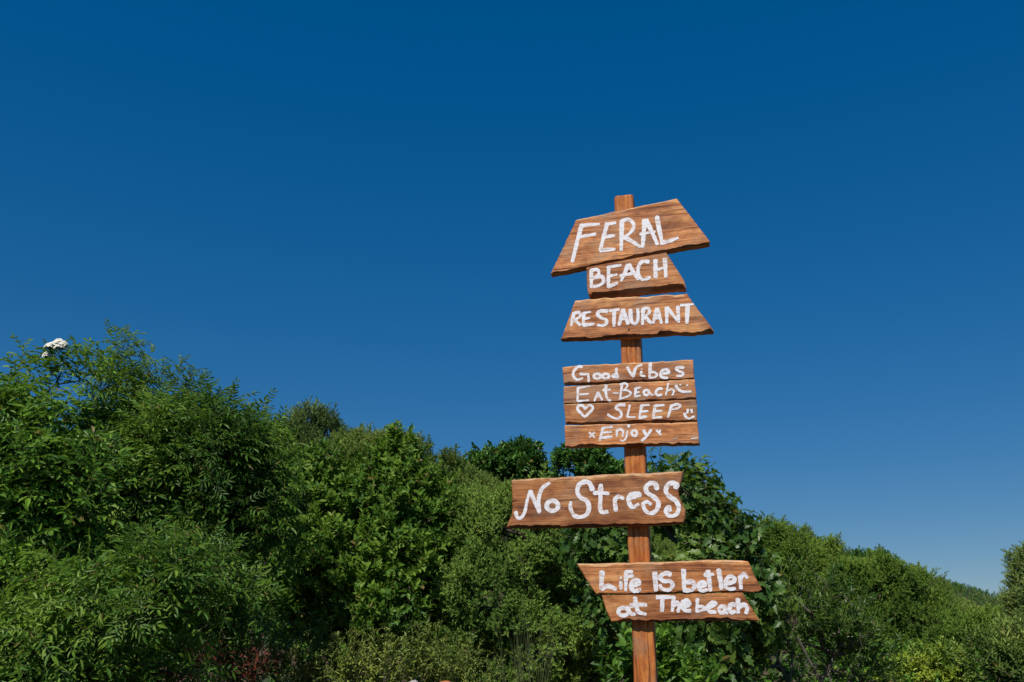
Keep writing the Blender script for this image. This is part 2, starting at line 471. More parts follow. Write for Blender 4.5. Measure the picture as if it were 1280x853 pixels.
def stamp(kind, pts, axes, scales, rng):
    T = templates(kind)
    n = len(pts)
    ch = rng.integers(0, len(T), n)
    ang = rng.uniform(0, 2 * math.pi, n)
    z = unit(axes)
    ref = np.tile(np.array([0.12, 0.23, 0.96]), (n, 1))
    ref[np.abs(z[:, 2]) > .95] = [0.9, 0.3, 0.1]
    x = unit(np.cross(ref, z)); y = np.cross(z, x)
    ca, sa = np.cos(ang)[:, None], np.sin(ang)[:, None]
    x, y = x * ca + y * sa, y * ca - x * sa
    B = np.stack([x, y, z], 2) * scales[:, None, None]
    V, Lp, S, Mi = [], [], [], []
    k = 0
    for t, (v, l, s, m) in enumerate(T):
        idx = np.nonzero(ch == t)[0]
        if len(idx) == 0: continue
        vv = np.einsum('nij,vj->nvi', B[idx], v) + pts[idx][:, None, :]
        V.append(vv.reshape(-1, 3))
        Lp.append((l[None, :] + (k + np.arange(len(idx)) * len(v))[:, None]).ravel())
        S.append(np.tile(s, len(idx))); Mi.append(np.tile(m, len(idx)))
        k += len(idx) * len(v)
    return np.concatenate(V), np.concatenate(Lp), np.concatenate(S), np.concatenate(Mi)

# ------------------------------------------------------------------ terrain
def crest(x):
    x = np.asarray(x, float)
    return np.interp(x, [-40, -20, 0, 8, 12, 13.9, 17.8, 20.3, 21.5, 23.5, 30, 60], [9.5, 8, 6.6, 6.2, 5.9, 5.5, 4.3, 2.7, 1.5, .7, .5, .4])
def terrain(x, y):
    x = np.asarray(x, float); y = np.asarray(y, float)
    a = np.clip((y - 4.6) / 5.0, 0, 1); a = a * a * (3 - 2 * a) * 1.15
    m = np.clip((y - 9) / 36.0, 0, 1) ** (.95 + .4 * np.clip((x + 2) / 6, 0, 1))
    z = a + (crest(x * 45 / np.maximum(y, 12)) - 1.15) * m
    dn = np.clip((y - 46) / 70.0, 0, 1); dn = dn * dn * (3 - 2 * dn)
    z = z * (1 - dn)
    bump = .06 * np.sin(x * 1.7 + 1.3 * np.sin(y * .9)) * np.sin(y * 1.3 + .7) * np.clip((y - 5) / 4, 0, 1) * (1 - dn)
    return z + bump

def build_ground():
    ys = np.concatenate([np.linspace(-40, 0, 9), np.linspace(1, 14, 53), np.linspace(14.6, 50, 60), np.linspace(52, 130, 30), np.array([160, 220, 320, 500, 900, 1600, 3000])])
    xs = np.concatenate([np.array([-3000, -1600, -900, -500, -300, -180, -120, -80]), np.linspace(-60, -16, 45), np.linspace(-15.5, 15.5, 94), np.linspace(16, 60, 50), np.array([80, 120, 180, 300, 500, 900, 1600, 3000])])
    X, Y = np.meshgrid(xs, ys)
    Z = terrain(X, Y)
    nx, ny = len(xs), len(ys)
    v = np.stack([X.ravel(), Y.ravel(), Z.ravel()], 1)
    i = np.arange(nx * ny).reshape(ny, nx)
    q = np.stack([i[:-1, :-1], i[:-1, 1:], i[1:, 1:], i[1:, :-1]], -1).reshape(-1)
    o = mesh_from('ground', v, q, np.full(len(q) // 4, 4), [M['ground']], smooth=True)
    tag(o, kind='structure')
build_ground()

# ------------------------------------------------------------------ shrubs and trees
def noise3(p, s, seed):
    q = p * s + seed * 7.13
    return (np.sin(q[:, 0] * 1.7 + 1.3 * np.sin(q[:, 1] * 1.1 + q[:, 2] * .7)) + np.sin(q[:, 1] * 1.9 + 1.2 * np.sin(q[:, 2] * 1.3 + q[:, 0] * .6))
            + np.sin(q[:, 2] * 2.1 + 1.1 * np.sin(q[:, 0] * 1.2 + q[:, 1] * .9))) / 3

def lobes_px(ls, Y):
    """(px, py, rx_px, ry_px[, dY]) -> centres and radii in metres"""
    C_, R_ = [], []
    for l in ls:
        dy = l[4] if len(l) > 4 else 0.0
        k = mpp(Y + dy)
        C_.append(P(l[0], l[1], Y + dy)); R_.append((l[2] * k, min(l[2], l[3]) * k * 1.05, l[3] * k))
    return np.array(C_), np.array(R_)

def sample_crown(C_, R_, n, rng, shell=.5, gap=-.15, gap_scale=3.0, ground=True, clear=.05):
    area = R_[:, 0] * R_[:, 2] + R_[:, 1] * R_[:, 2]
    pr = area / area.sum()
    out_p, out_a = [], []
    got = 0
    for _ in range(12):
        k = n * 2
        li = rng.choice(len(C_), k, p=pr)
        d = unit(rng.normal(size=(k, 3)))
        rr = 1 - shell * rng.random(k) ** 1.6
        rr = rr * np.where(rng.random(k) < .07, 1 + .32 * rng.random(k), 1)     # stray shoots past the crown
        wob = 1 + .24 * noise3(C_[li] + d * R_[li], 5.0 / max(R_[:, 0].mean(), .2) * .6, 3)
        p = C_[li] + d * R_[li] * (rr * wob)[:, None]
        keep = np.ones(k, bool)
        for c, r in zip(C_, R_):
            q = np.linalg.norm((p - c) / r, axis=1)
            keep &= q > (1 - shell * .95) * .9
        keep &= noise3(p, gap_scale, 1) > gap + .25 * rng.normal(size=k)
        keep &= (d[:, 1] < .35) | (rng.random(k) < .4)
        if ground: keep &= p[:, 2] > terrain(p[:, 0], p[:, 1]) + clear
        out_p.append(p[keep]); out_a.append(d[keep]); got += keep.sum()
        if got >= n: break
    p = np.concatenate(out_p)[:n]; a = np.concatenate(out_a)[:n]
    return p, a

def skeleton(base, pts, rng, r_tip=.0022, stems=3, spread=.15, expo=.47, r_max=.07):
    """branching limbs that carry every twig: each point hangs on the nearest limb nearer to the root"""
    nodes = [np.array(base, float)]; par = [-1]
    ctr = pts.mean(0)
    for s in range(stems):
        b = np.array(base) + np.array([rng.uniform(-spread, spread), rng.uniform(-spread, spread), 0])
        nodes.append(b); par.append(0)
        tgt = pts[rng.integers(len(pts))] * .45 + ctr * .55
        prev = len(nodes) - 1
        for t in (.3, .6, 1.0):
            q = b + (tgt - b) * t + rng.normal(size=3) * .05 * np.linalg.norm(tgt - b); nodes.append(q); par.append(prev); prev = len(nodes) - 1
    m = max(6, int(len(pts) ** .62))
    hub = pts[rng.choice(len(pts), min(m, len(pts)), replace=False)]
    hub = hub * .74 + (np.array([ctr[0], ctr[1], 0]) + np.array([0, 0, 1]) * (hub[:, 2:3] * .85 + base[2] * .15)) * .26
    allp = np.concatenate([hub[np.argsort(np.linalg.norm(hub - base, axis=1))], pts[np.argsort(np.linalg.norm(pts - base, axis=1))]])
    N = np.zeros((len(nodes) + 2 * len(allp) + 4, 3)); N[:len(nodes)] = nodes
    cnt = len(nodes)
    D = np.linalg.norm(N - base, axis=1)
    first = 1
    for p in allp:
        dp = np.linalg.norm(p - base)
        dd = np.linalg.norm(N[first:cnt] - p, axis=1) + np.where(D[first:cnt] > dp, 10.0, 0)
        j = int(np.argmin(dd)) + first
        L = np.linalg.norm(N[j] - p)
        if L > .22:
            mid = (N[j] + p) / 2 + rng.normal(size=3) * L * .07 - np.array([0, 0, .04 * L])
            N[cnt] = mid; D[cnt] = np.linalg.norm(mid - base); par.append(j); j = cnt; cnt += 1
        N[cnt] = p; D[cnt] = dp; par.append(j); cnt += 1
    N = N[:cnt]; par = np.array(par)
    w = np.ones(cnt)
    for i in range(cnt - 1, 0, -1):
        if par[i] >= 0: w[par[i]] += w[i]
    rad = np.minimum(r_tip * w ** expo, r_max)
    e = np.nonzero(par > 0)[0]
    return N[par[e]], N[e], np.minimum(rad[par[e]], rad[e] * 1.6), rad[e]

def tubes(p, q, r0, r1, sides=5):
    z = unit(q - p)
    ref = np.tile(np.array([0.9, 0.31, 0.17]), (len(p), 1)); ref[np.abs((z * ref).sum(1)) > .9] = [0.1, 0.2, 0.97]
    x = unit(np.cross(ref, z)); y = np.cross(z, x)
    t = np.arange(sides) * 2 * math.pi / sides
    ring = x[:, None, :] * np.cos(t)[None, :, None] + y[:, None, :] * np.sin(t)[None, :, None]
    a = p[:, None, :] + ring * r0[:, None, None]; b = q[:, None, :] + ring * r1[:, None, None]
    v = np.concatenate([a, b], 1).reshape(-1, 3)
    i = np.arange(sides); j = (i + 1) % sides
    f = np.stack([i, j, j + sides, i + sides], 1).ravel()
    l = (f[None, :] + (np.arange(len(p)) * 2 * sides)[:, None]).ravel()
    return v, l, np.full(len(p) * sides, 4)

def plant(name, label, cat, kind, mat, C_, R_, n, seed, scale=1.0, group=None, shell=.5, gap=-.15, gap_scale=3.0, up=.7, bark='bark',
          base=None, stems=3, spread=.15, r_tip=.0022, extra=None, r_max=.07, ground=True):
    rng = np.random.default_rng(seed)
    pts, d = sample_crown(C_, R_, n, rng, shell, gap, gap_scale, ground)
    ax = d + np.array([0, 0, up]) + rng.normal(size=d.shape) * .3
    if extra is not None:            # hand-placed leading shoots: (point, axis)
        pts = np.concatenate([pts, extra[0]]); ax = np.concatenate([ax, extra[1]])
    if base is None:
        w = R_[:, 0] * R_[:, 2]
        bx, by = (C_[:, 0] * w).sum() / w.sum(), (C_[:, 1] * w).sum() / w.sum()
        base = np.array([bx, by + .1, float(terrain(bx, by)) - .05])
    base = np.asarray(base, float)
    sc = scale * rng.uniform(.8, 1.2, len(pts))
    if extra is not None: sc[-len(extra[0]):] *= .82
    root = empty(name, base)
    tag(root, label, cat, group)
    v, l, s, m = stamp(kind, pts - unit(ax) * .06 * scale - base, ax, sc, rng)
    mesh_from('crown', v, l, s, [M[mat], M['stem']], m, root)
    a, b, r0, r1 = skeleton(base, pts, rng, r_tip, stems, spread, r_max=r_max)
    v, l, s = tubes(a - base, b - base, r0, r1)
    mesh_from('trunk', v, l, s, [M[bark]], None, root, smooth=True)
    return root, pts

def copy_tree(o, parent=None):
    c = o.copy(); COL.objects.link(c)
    if parent is not None: c.parent = parent
    for ch in list(o.children): copy_tree(ch, c)
    return c

# ------------------------------------------------------------------ the signpost
YAW = R(12.5)
D_POST = 3.60
mid_px = P(803.0, 760.0, D_POST)
POST_X, POST_Y = mid_px[0], mid_px[1]
Uax = np.array([math.cos(YAW), -math.sin(YAW), 0.0])
Bax = np.array([math.sin(YAW), math.cos(YAW), 0.0])          # away from the viewer
ORG = np.array([POST_X, POST_Y, 0.0])
HALF = 0.041                                                  # half the post's width

def on_plane(px, py, y):
    """pixel -> (u, z) on the plane local y = const of the signpost"""
    d = ray(px, py)
    t = (y - np.dot(EYE - ORG, Bax)) / np.dot(d, Bax)
    p = EYE + d * t - ORG
    return np.array([np.dot(p, Uax), p[2]])

sign_root = empty('signpost', ORG, -YAW)
tag(sign_root, 'tall wooden signpost with ten hand-painted brown boards in white lettering', 'signpost')

def build_post():
    rng = random.Random(4)
    top = on_plane(781, 243.5, -HALF)[1]
    bm = bmesh.new()
    # cross-section: a planed square with rounded corners and shallow checks (drying cracks)
    sec = []
    h, r = HALF, .009
    for cx, cy, a0 in ((h - r, h - r, 0), (-h + r, h - r, 90), (-h + r, -h + r, 180), (h - r, -h + r, 270)):
        for k in range(4):
            a = R(a0 + k * 30); sec.append((cx + r * math.cos(a), cy + r * math.sin(a)))
    # the front side (local -y) lies between the third and the fourth corner: add grooves there
    front = sec[11], sec[12]
    gro = []
    n = 16
    for k in range(1, n):
        x = front[0][0] + (front[1][0] - front[0][0]) * k / n
        gro.append((x, -h + (.0026 if k in (4, 9, 13) else rng.uniform(0, .0007))))
    sec = sec[:12] + gro + sec[12:]
    zs = [-.45] + [i * (top - .006) / 40 for i in range(41)]
    rings = []
    for z in zs:
        wob = (.0014 * math.sin(z * 5.1), .0011 * math.sin(z * 7.3 + 1))
        rings.append([bm.verts.new((x + wob[0] + .0008 * math.sin(z * 23 + i), y + wob[1], z)) for i, (x, y) in enumerate(sec)])
    rings.append([bm.verts.new((x * .88, y * .88, top + rng.uniform(-.0015, .0015))) for x, y in sec])
    m = len(sec)
    for a, b in zip(rings, rings[1:]):
        for i in range(m): bm.faces.new((a[i], a[(i + 1) % m], b[(i + 1) % m], b[i]))
    bm.faces.new(rings[-1]); bm.faces.new(rings[0][::-1])
    for f in bm.faces: f.smooth = False
    me = bpy.data.meshes.new('post'); bm.to_mesh(me); bm.free()
    me.materials.append(M['post'])
    o = bpy.data.objects.new('post', me); COL.objects.link(o); o.parent = sign_root
build_post()

def vnoise(x, seed):
    """smooth irregular 1-D noise, -1..1"""
    i = math.floor(x); t = x - i; t = t * t * (3 - 2 * t)
    h = lambda k: math.modf(abs(math.sin((k * 12.9898 + seed * 78.233)) * 43758.5453))[0] * 2 - 1
    return h(i) * (1 - t) + h(i + 1) * t

def crop(ox, oy, s): return lambda x, y: (ox + x / s, oy + y / s)

def board(label, outline, thick, bottom_ch, top_ch, side_ch, seed, front_off=0.0, wave=.5):
    """outline: list of ((px, py), kind of the edge that starts here); kinds t, b, s, n (no jitter)"""
    rng = random.Random(seed)
    yf = -HALF - thick - front_off
    pts = [on_plane(p[0], p[1], yf) for p, _ in outline]
    kinds = [k for _, k in outline]
    n = len(pts)
    area = sum(pts[i][0] * pts[(i + 1) % n][1] - pts[(i + 1) % n][0] * pts[i][1] for i in range(n))
    ring, ch, kd = [], [], []
    amp = {'t': .0016, 'b': .0022, 's': .0012, 'n': 0}
    base_ch = {'t': top_ch, 'b': bottom_ch, 's': side_ch, 'n': .002}
    ph = [rng.uniform(0, 6.28) for _ in range(4)]
    for i in range(n):
        a, b = pts[i], pts[(i + 1) % n]
        L = np.linalg.norm(b - a); k = max(1, int(L / .011))
        d = (b - a) / max(L, 1e-6); nrm = np.array([-d[1], d[0]]) * (1 if area > 0 else -1)
        kk = kinds[i]
        for j in range(k):
            t = j / k; q = a + (b - a) * t
            s_ = q[0] * 1.0 + q[1]
            env = min(1, j / 2.0, (k - j) / 2.0)
            w = vnoise(s_ * 26, seed * 3 + i) * .9 + vnoise(s_ * 70, seed * 5 + i) * .6 + rng.uniform(-.25, .25)
            ring.append(q + nrm * amp[kk] * w * env)
            w2 = min(1, max(0, .5 + .55 * vnoise(s_ * 17, seed * 7 + i) + .4 * vnoise(s_ * 48, seed * 11 + i)))
            ch.append(base_ch[kk] * ((1 - wave) + wave * 1.5 * w2) if kk != 's' else base_ch[kk] * rng.uniform(.6, 1.2)); kd.append(kk)
    if area < 0: ring, ch, kd = ring[::-1], ch[::-1], kd[::-1]
    m = len(ring)
    inner = []
    for i in range(m):
        a, b = ring[i - 1], ring[(i + 1) % m]
        d = (b - a) / max(np.linalg.norm(b - a), 1e-6)
        inner.append(ring[i] + np.array([-d[1], d[0]]) * ch[i])
    c = (sum(ring) / m)
    bm = bmesh.new()
    V = lambda q, y: bm.verts.new((q[0] - c[0], y - yf, q[1] - c[1]))
    vi = [V(q, yf) for q in inner]
    vo = [V(q, yf + min(ch[i] * (.9 if kd[i] != 'b' else 1.0), thick * .75)) for i, q in enumerate(ring)]
    vb = [V(q * .998 + c * .002, yf + thick) for q in ring]
    f = bm.faces.new(vi)
    f.material_index = 0
    for i in range(m):
        j = (i + 1) % m
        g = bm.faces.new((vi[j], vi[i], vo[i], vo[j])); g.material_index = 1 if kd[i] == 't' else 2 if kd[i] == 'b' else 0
        bm.faces.new((vo[j], vo[i], vb[i], vb[j]))
    bm.faces.new(vb[::-1])
    bmesh.ops.recalc_face_normals(bm, faces=bm.faces[:])
    me = bpy.data.meshes.new('board'); bm.to_mesh(me); bm.free()
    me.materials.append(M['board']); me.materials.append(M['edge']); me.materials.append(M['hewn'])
    o = bpy.data.objects.new('board', me); COL.objects.link(o)
    o.parent = sign_root; o.location = (c[0], yf, c[1])
    o['label'] = label
    return o, c, yf

def catmull(pts, closed=False, sub=7):
    pts = [np.array(p, float) for p in pts]; n = len(pts); out = []
    rngi = range(n) if closed else range(n - 1)
    for i in rngi:
        p0 = pts[(i - 1) % n] if closed or i > 0 else pts[0] * 2 - pts[1]
        p1, p2 = pts[i], pts[(i + 1) % n]
        p3 = pts[(i + 2) % n] if closed or i + 2 < n else p2 * 2 - p1
        for k in range(sub):
            t = k / sub
            out.append(.5 * ((2 * p1) + (-p0 + p2) * t + (2 * p0 - 5 * p1 + 4 * p2 - p3) * t * t + (-p0 + 3 * p1 - 3 * p2 + p3) * t ** 3))
    if not closed: out.append(pts[-1])
    return out

def lettering(brd, strokes, seed):
    """brush strokes as thin raised ribbons of paint; strokes: (crop, width in crop px, mode, points)"""
    o, c, yf = brd
    rng = random.Random(seed)
    bm = bmesh.new()
    lift = 0.0004
    ns = 0
    # the ribbon edges wander slowly, as a brush does
    for cr, wpx, mode, pts in strokes:
        ns += 1
        sc = cr(1, 0)[0] - cr(0, 0)[0]
        if mode == 'o':
            cx, cy, rx, ry = pts
            pts = [(cx + rx * math.cos(a), cy + ry * math.sin(a)) for a in [k * math.pi / 4 for k in range(8)]]
            q = catmull(pts, True, 4); q.append(q[0])
        elif mode == 'h': q = catmull(pts, False, 2)
        elif mode == 'c': q = catmull(pts)
        else:
            q = []
            for a, b in zip(pts, pts[1:]):
                k = max(2, int(math.dist(a, b) * sc / 2.0))
                q += [np.array(a) + (np.array(b) - np.array(a)) * (j / k) for j in range(k)]
            q.append(np.array(pts[-1], float))
        q = [on_plane(*cr(p[0], p[1]), yf) - c for p in q]
        # metres per crop pixel here
        w = wpx * sc * mpp(D_POST) * .54
        ring_l, ring_r = [], []
        n = len(q); y0 = -lift - .00006 * ns
        phs = rng.uniform(0, 6)
        for i in range(n):
            a, b = q[max(i - 1, 0)], q[min(i + 1, n - 1)]
            d = (b - a) / max(np.linalg.norm(b - a), 1e-9); nr = np.array([-d[1], d[0]])
            ww = w * ((1.14 - .30 * i / max(n - 1, 1) if mode != 'o' else 1) + .15 * vnoise(i * .55 + phs, ns) + rng.uniform(-.05, .05))
            ring_l.append(q[i] + nr * ww * rng.uniform(.96, 1.04)); ring_r.append(q[i] - nr * ww * rng.uniform(.96, 1.04))
        d0 = (q[0] - q[1]) / max(np.linalg.norm(q[0] - q[1]), 1e-9); d1 = (q[-1] - q[-2]) / max(np.linalg.norm(q[-1] - q[-2]), 1e-9)
        yy = lambda i: y0 - .00005 * i / n        # each later piece of a stroke lies a hair higher
        L = [(bm.verts.new((p[0], yy(i), p[1])), bm.verts.new((p[0], 0.0, p[1]))) for i, p in enumerate(ring_l)]
        Rr = [(bm.verts.new((p[0], yy(i), p[1])), bm.verts.new((p[0], 0.0, p[1]))) for i, p in enumerate(ring_r)]
        for i in range(n - 1):
            bm.faces.new((L[i][0], L[i + 1][0], Rr[i + 1][0], Rr[i][0]))
            bm.faces.new((L[i][1], L[i + 1][1], L[i + 1][0], L[i][0]))
            bm.faces.new((Rr[i][0], Rr[i + 1][0], Rr[i + 1][1], Rr[i][1]))
        if mode not in ('o',):
            for (l, r, p, d) in ((L[0], Rr[0], q[0], d0), (L[-1], Rr[-1], q[-1], d1)):
                nr = np.array([l[0].co.x - p[0], l[0].co.z - p[1]]); nr = nr / max(np.linalg.norm(nr), 1e-9)
                arc = [p + (nr * math.cos(a) + d * math.sin(a) * rng.uniform(.25, .7)) * w * .97 for a in (R(45), R(90), R(135))]
                t = [bm.verts.new((x[0], l[0].co.y, x[1])) for x in arc]; u = [bm.verts.new((x[0], 0.0, x[1])) for x in arc]
                bm.faces.new([l[0]] + t + [r[0]])
                ch = [(l[0], l[1])] + list(zip(t, u)) + [(r[0], r[1])]
                for (a, b), (e, g) in zip(ch, ch[1:]): bm.faces.new((a, b, g, e))
    bmesh.ops.recalc_face_normals(bm, faces=bm.faces[:])
    me = bpy.data.meshes.new('painted_lettering'); bm.to_mesh(me); bm.free()
    me.materials.append(M['paint'])
    t = bpy.data.objects.new('painted_lettering', me); COL.objects.link(t); t.parent = o

C6 = crop(680, 240, 6.095); C7 = crop(690, 310, 6.095); C2 = crop(690, 430, 6.095)
A1 = crop(695, 445, 14.222); A2 = crop(780, 445, 12.8); S1 = crop(695, 498, 13.333); S2 = crop(780, 498, 12.8)
L1 = crop(715, 695, 9.48); L2 = crop(830, 695, 9.477); N1 = crop(630, 585, 10.275); N2 = crop(745, 580, 9.692)

b1 = board('tilted top board with slanted ends and the largest capitals',
    [(C6(50, 625), 's'), (C6(245, 210), 't'), (C6(400, 180), 't'), (C6(560, 146), 't'), (C6(700, 112), 't'), (C6(860, 82), 't'), (C6(1012, 48), 's'), (C6(1090, 150), 's'), (C6(1262, 375), 's'), (C6(1262, 388), 'b'), (C6(900, 452), 'b'), (C6(560, 522), 'b')],
    .042, .007, .006, .005, 11)
lettering(b1, [
    (C6, 31, 'l', [(288, 250), (255, 370), (216, 532)]), (C6, 27, 'l', [(280, 262), (345, 250), (420, 247)]), (C6, 27, 'l', [(262, 345), (390, 322)]),
    (C6, 31, 'l', [(482, 238), (430, 440)]), (C6, 25, 'l', [(478, 246), (546, 236)]), (C6, 26, 'l', [(456, 346), (535, 334)]), (C6, 30, 'l', [(428, 446), (536, 438)]),
    (C6, 30, 'l', [(594, 222), (588, 445)]), (C6, 28, 'c', [(588, 226), (640, 212), (682, 245), (668, 300), (606, 352)]), (C6, 30, 'l', [(612, 346), (660, 372), (732, 418)]),
    (C6, 32, 'l', [(768, 212), (752, 420)]), (C6, 30, 'l', [(776, 212), (820, 300), (864, 402)]), (C6, 22, 'l', [(732, 322), (845, 304)]),
    (C6, 32, 'l', [(860, 190), (876, 280), (900, 388)]), (C6, 30, 'l', [(892, 390), (960, 374), (1018, 352)])], 1)

b2 = board('short thick board under the top board, its lower edge cut to a broad bevel',
    [(C7(260, 148), 's'), (C7(272, 330), 's'), (C7(282, 376), 'b'), (C7(640, 343), 'b'), (C7(1022, 308), 's'), (C7(1006, 248), 's'), (C7(872, 34), 'n'), (C7(560, 92), 'n')],
    .040, .022, .004, .004, 12, wave=.15)
lettering(b2, [
    (C7, 27, 'l', [(300, 168), (300, 300)]), (C7, 24, 'c', [(298, 172), (345, 166), (356, 200), (312, 230)]), (C7, 27, 'c', [(312, 230), (378, 218), (392, 260), (350, 290), (300, 296)]),
    (C7, 27, 'l', [(432, 145), (428, 300)]), (C7, 22, 'l', [(425, 148), (525, 132)]), (C7, 22, 'l', [(432, 215), (495, 204)]), (C7, 27, 'l', [(425, 298), (498, 268)]),
    (C7, 27, 'l', [(582, 128), (528, 250)]), (C7, 27, 'l', [(586, 128), (655, 240)]), (C7, 24, 'l', [(520, 214), (640, 190)]),
    (C7, 27, 'c', [(738, 108), (690, 104), (660, 145), (658, 205), (690, 242), (748, 226)]),
    (C7, 30, 'l', [(788, 94), (790, 228)]), (C7, 30, 'l', [(860, 82), (868, 222)]), (C7, 20, 'l', [(790, 172), (866, 148)])], 2)

b3 = board('flared board with wavy hewn edges and small capitals',
    [(C7(66, 696), 's'), (C7(130, 530), 's'), (C7(176, 394), 't'), (C7(500, 376), 't'), (C7(760, 364), 't'), (C7(1026, 344), 's'), (C7(1100, 452), 's'), (C7(1232, 630), 's'), (C7(1228, 640), 'b'), (C7(1000, 652), 'b'), (C7(800, 660), 'b'), (C7(500, 684), 'b'), (C7(250, 692), 'b')],
    .036, .011, .011, .004, 13, wave=.75)
lettering(b3, [
    (C7, 25, 'l', [(168, 495), (146, 592)]), (C7, 22, 'c', [(166, 500), (205, 492), (214, 522), (168, 552)]), (C7, 24, 'l', [(172, 548), (216, 590)]),
    (C7, 26, 'l', [(242, 498), (238, 588)]), (C7, 20, 'l', [(240, 498), (294, 488)]), (C7, 20, 'l', [(240, 542), (288, 535)]), (C7, 24, 'l', [(238, 588), (320, 582)]),
    (C7, 25, 'c', [(422, 484), (370, 482), (346, 504), (372, 532), (414, 550), (412, 578), (385, 592), (348, 588)]),
    (C7, 22, 'l', [(438, 480), (512, 470)]), (C7, 27, 'l', [(474, 476), (472, 596)]),
    (C7, 26, 'l', [(540, 470), (512, 588)]), (C7, 26, 'l', [(542, 470), (580, 580)]), (C7, 22, 'l', [(522, 545), (568, 538)]),
    (C7, 26, 'c', [(598, 470), (600, 535), (616, 574), (642, 572), (656, 535), (654, 465)]),
    (C7, 26, 'l', [(694, 465), (690, 582)]), (C7, 22, 'c', [(692, 466), (730, 460), (742, 492), (700, 526)]), (C7, 24, 'l', [(704, 522), (756, 576)]),
    (C7, 26, 'l', [(802, 462), (772, 574)]), (C7, 26, 'l', [(802, 462), (834, 574)]), (C7, 22, 'l', [(785, 540), (828, 532)]),
    (C7, 26, 'l', [(876, 455), (874, 574)]), (C7, 25, 'l', [(878, 456), (962, 562)]), (C7, 26, 'l', [(960, 448), (964, 568)]),
    (C7, 22, 'l', [(980, 440), (1076, 430)]), (C7, 28, 'l', [(1034, 440), (1028, 574)])], 3)

b4 = board('uppermost of four close-set straight boards',
    [(C2(78, 176), 't'), (C2(300, 158), 't'), (C2(520, 148), 't'), (C2(800, 136), 't'), (C2(1074, 120), 's'), (C2(1084, 264), 'b'), (C2(700, 280), 'b'), (C2(300, 300), 'b'), (C2(90, 302), 's')],
    .034, .006, .005, .003, 14)
lettering(b4, [
    (A1, 46, 'c', [(470, 195), (385, 200), (312, 285), (312, 365), (375, 425), (470, 400)]), (A1, 42, 'l', [(425, 322), (575, 325), (580, 455)]),
    (A1, 46, 'o', (732, 362, 62, 40)), (A1, 46, 'o', (885, 362, 60, 40)), (A1, 48, 'o', (1055, 358, 44, 26)), (A1, 46, 'l', [(1072, 220), (1084, 398)]),
    (A2, 42, 'l', [(52, 182), (100, 270), (150, 335)]), (A2, 40, 'c', [(148, 330), (172, 235), (210, 175), (285, 145)]), (A2, 36, 'c', [(280, 250), (272, 310), (335, 326)]), (A2, 22, 'l', [(282, 210), (286, 218)]),
    (A2, 44, 'l', [(424, 118), (410, 338)]), (A2, 36, 'c', [(412, 275), (480, 262), (530, 305), (480, 345), (400, 350)]),
    (A2, 42, 'c', [(625, 285), (715, 272), (690, 226), (625, 230), (584, 290), (612, 345), (700, 355)]),
    (A2, 42, 'c', [(955, 190), (875, 184), (838, 212), (880, 248), (942, 275), (930, 318), (850, 322)])], 4)

b5 = board('second of four close-set straight boards, with a winking face at its end',
    [(C2(90, 324), 't'), (C2(400, 306), 't'), (C2(800, 286), 't'), (C2(1088, 270), 's'), (C2(1100, 414), 'b'), (C2(700, 434), 'b'), (C2(300, 448), 'b'), (C2(88, 454), 's')],
    .032, .005, .004, .003, 15)
lettering(b5, [
    (A1, 38, 'l', [(390, 570), (382, 805)]), (A1, 32, 'l', [(385, 575), (600, 538)]), (A1, 34, 'l', [(390, 690), (580, 674)]), (A1, 34, 'l', [(380, 808), (580, 788)]),
    (A1, 42, 'l', [(748, 650), (682, 800)]), (A1, 42, 'l', [(748, 650), (822, 785)]), (A1, 30, 'l', [(712, 735), (795, 725)]),
    (A1, 42, 'c', [(888, 520), (890, 680), (925, 778), (972, 790)]), (A1, 42, 'l', [(835, 610), (965, 600)]), (A1, 24, 'l', [(1010, 664), (1110, 664)]),
    (A1, 34, 'l', [(1175, 515), (1140, 750)]), (A1, 34, 'c', [(1140, 510), (1230, 492), (1272, 532), (1205, 622)]), (A2, 30, 'c', [(-10, 548), (60, 558), (110, 600), (62, 650), (-80, 694)]),
    (A2, 38, 'l', [(188, 520), (176, 655)]), (A2, 32, 'l', [(182, 525), (265, 505)]), (A2, 30, 'l', [(180, 590), (245, 580)]), (A2, 34, 'l', [(172, 655), (262, 638)]),
    (A2, 38, 'o', (358, 590, 42, 40)), (A2, 36, 'l', [(385, 555), (420, 610), (462, 628)]),
    (A2, 40, 'c', [(612, 525), (545, 535), (508, 590), (535, 632), (605, 622)]),
    (A2, 26, 'l', [(710, 438), (670, 632)]), (A2, 30, 'c', [(685, 565), (755, 540), (800, 562), (776, 635)]),
    (A2, 40, 'c', [(830, 470), (862, 530), (940, 574), (1070, 572)]), (A2, 28, 'l', [(895, 464), (910, 470)]), (A2, 28, 'l', [(1005, 474), (1018, 472)])], 5)

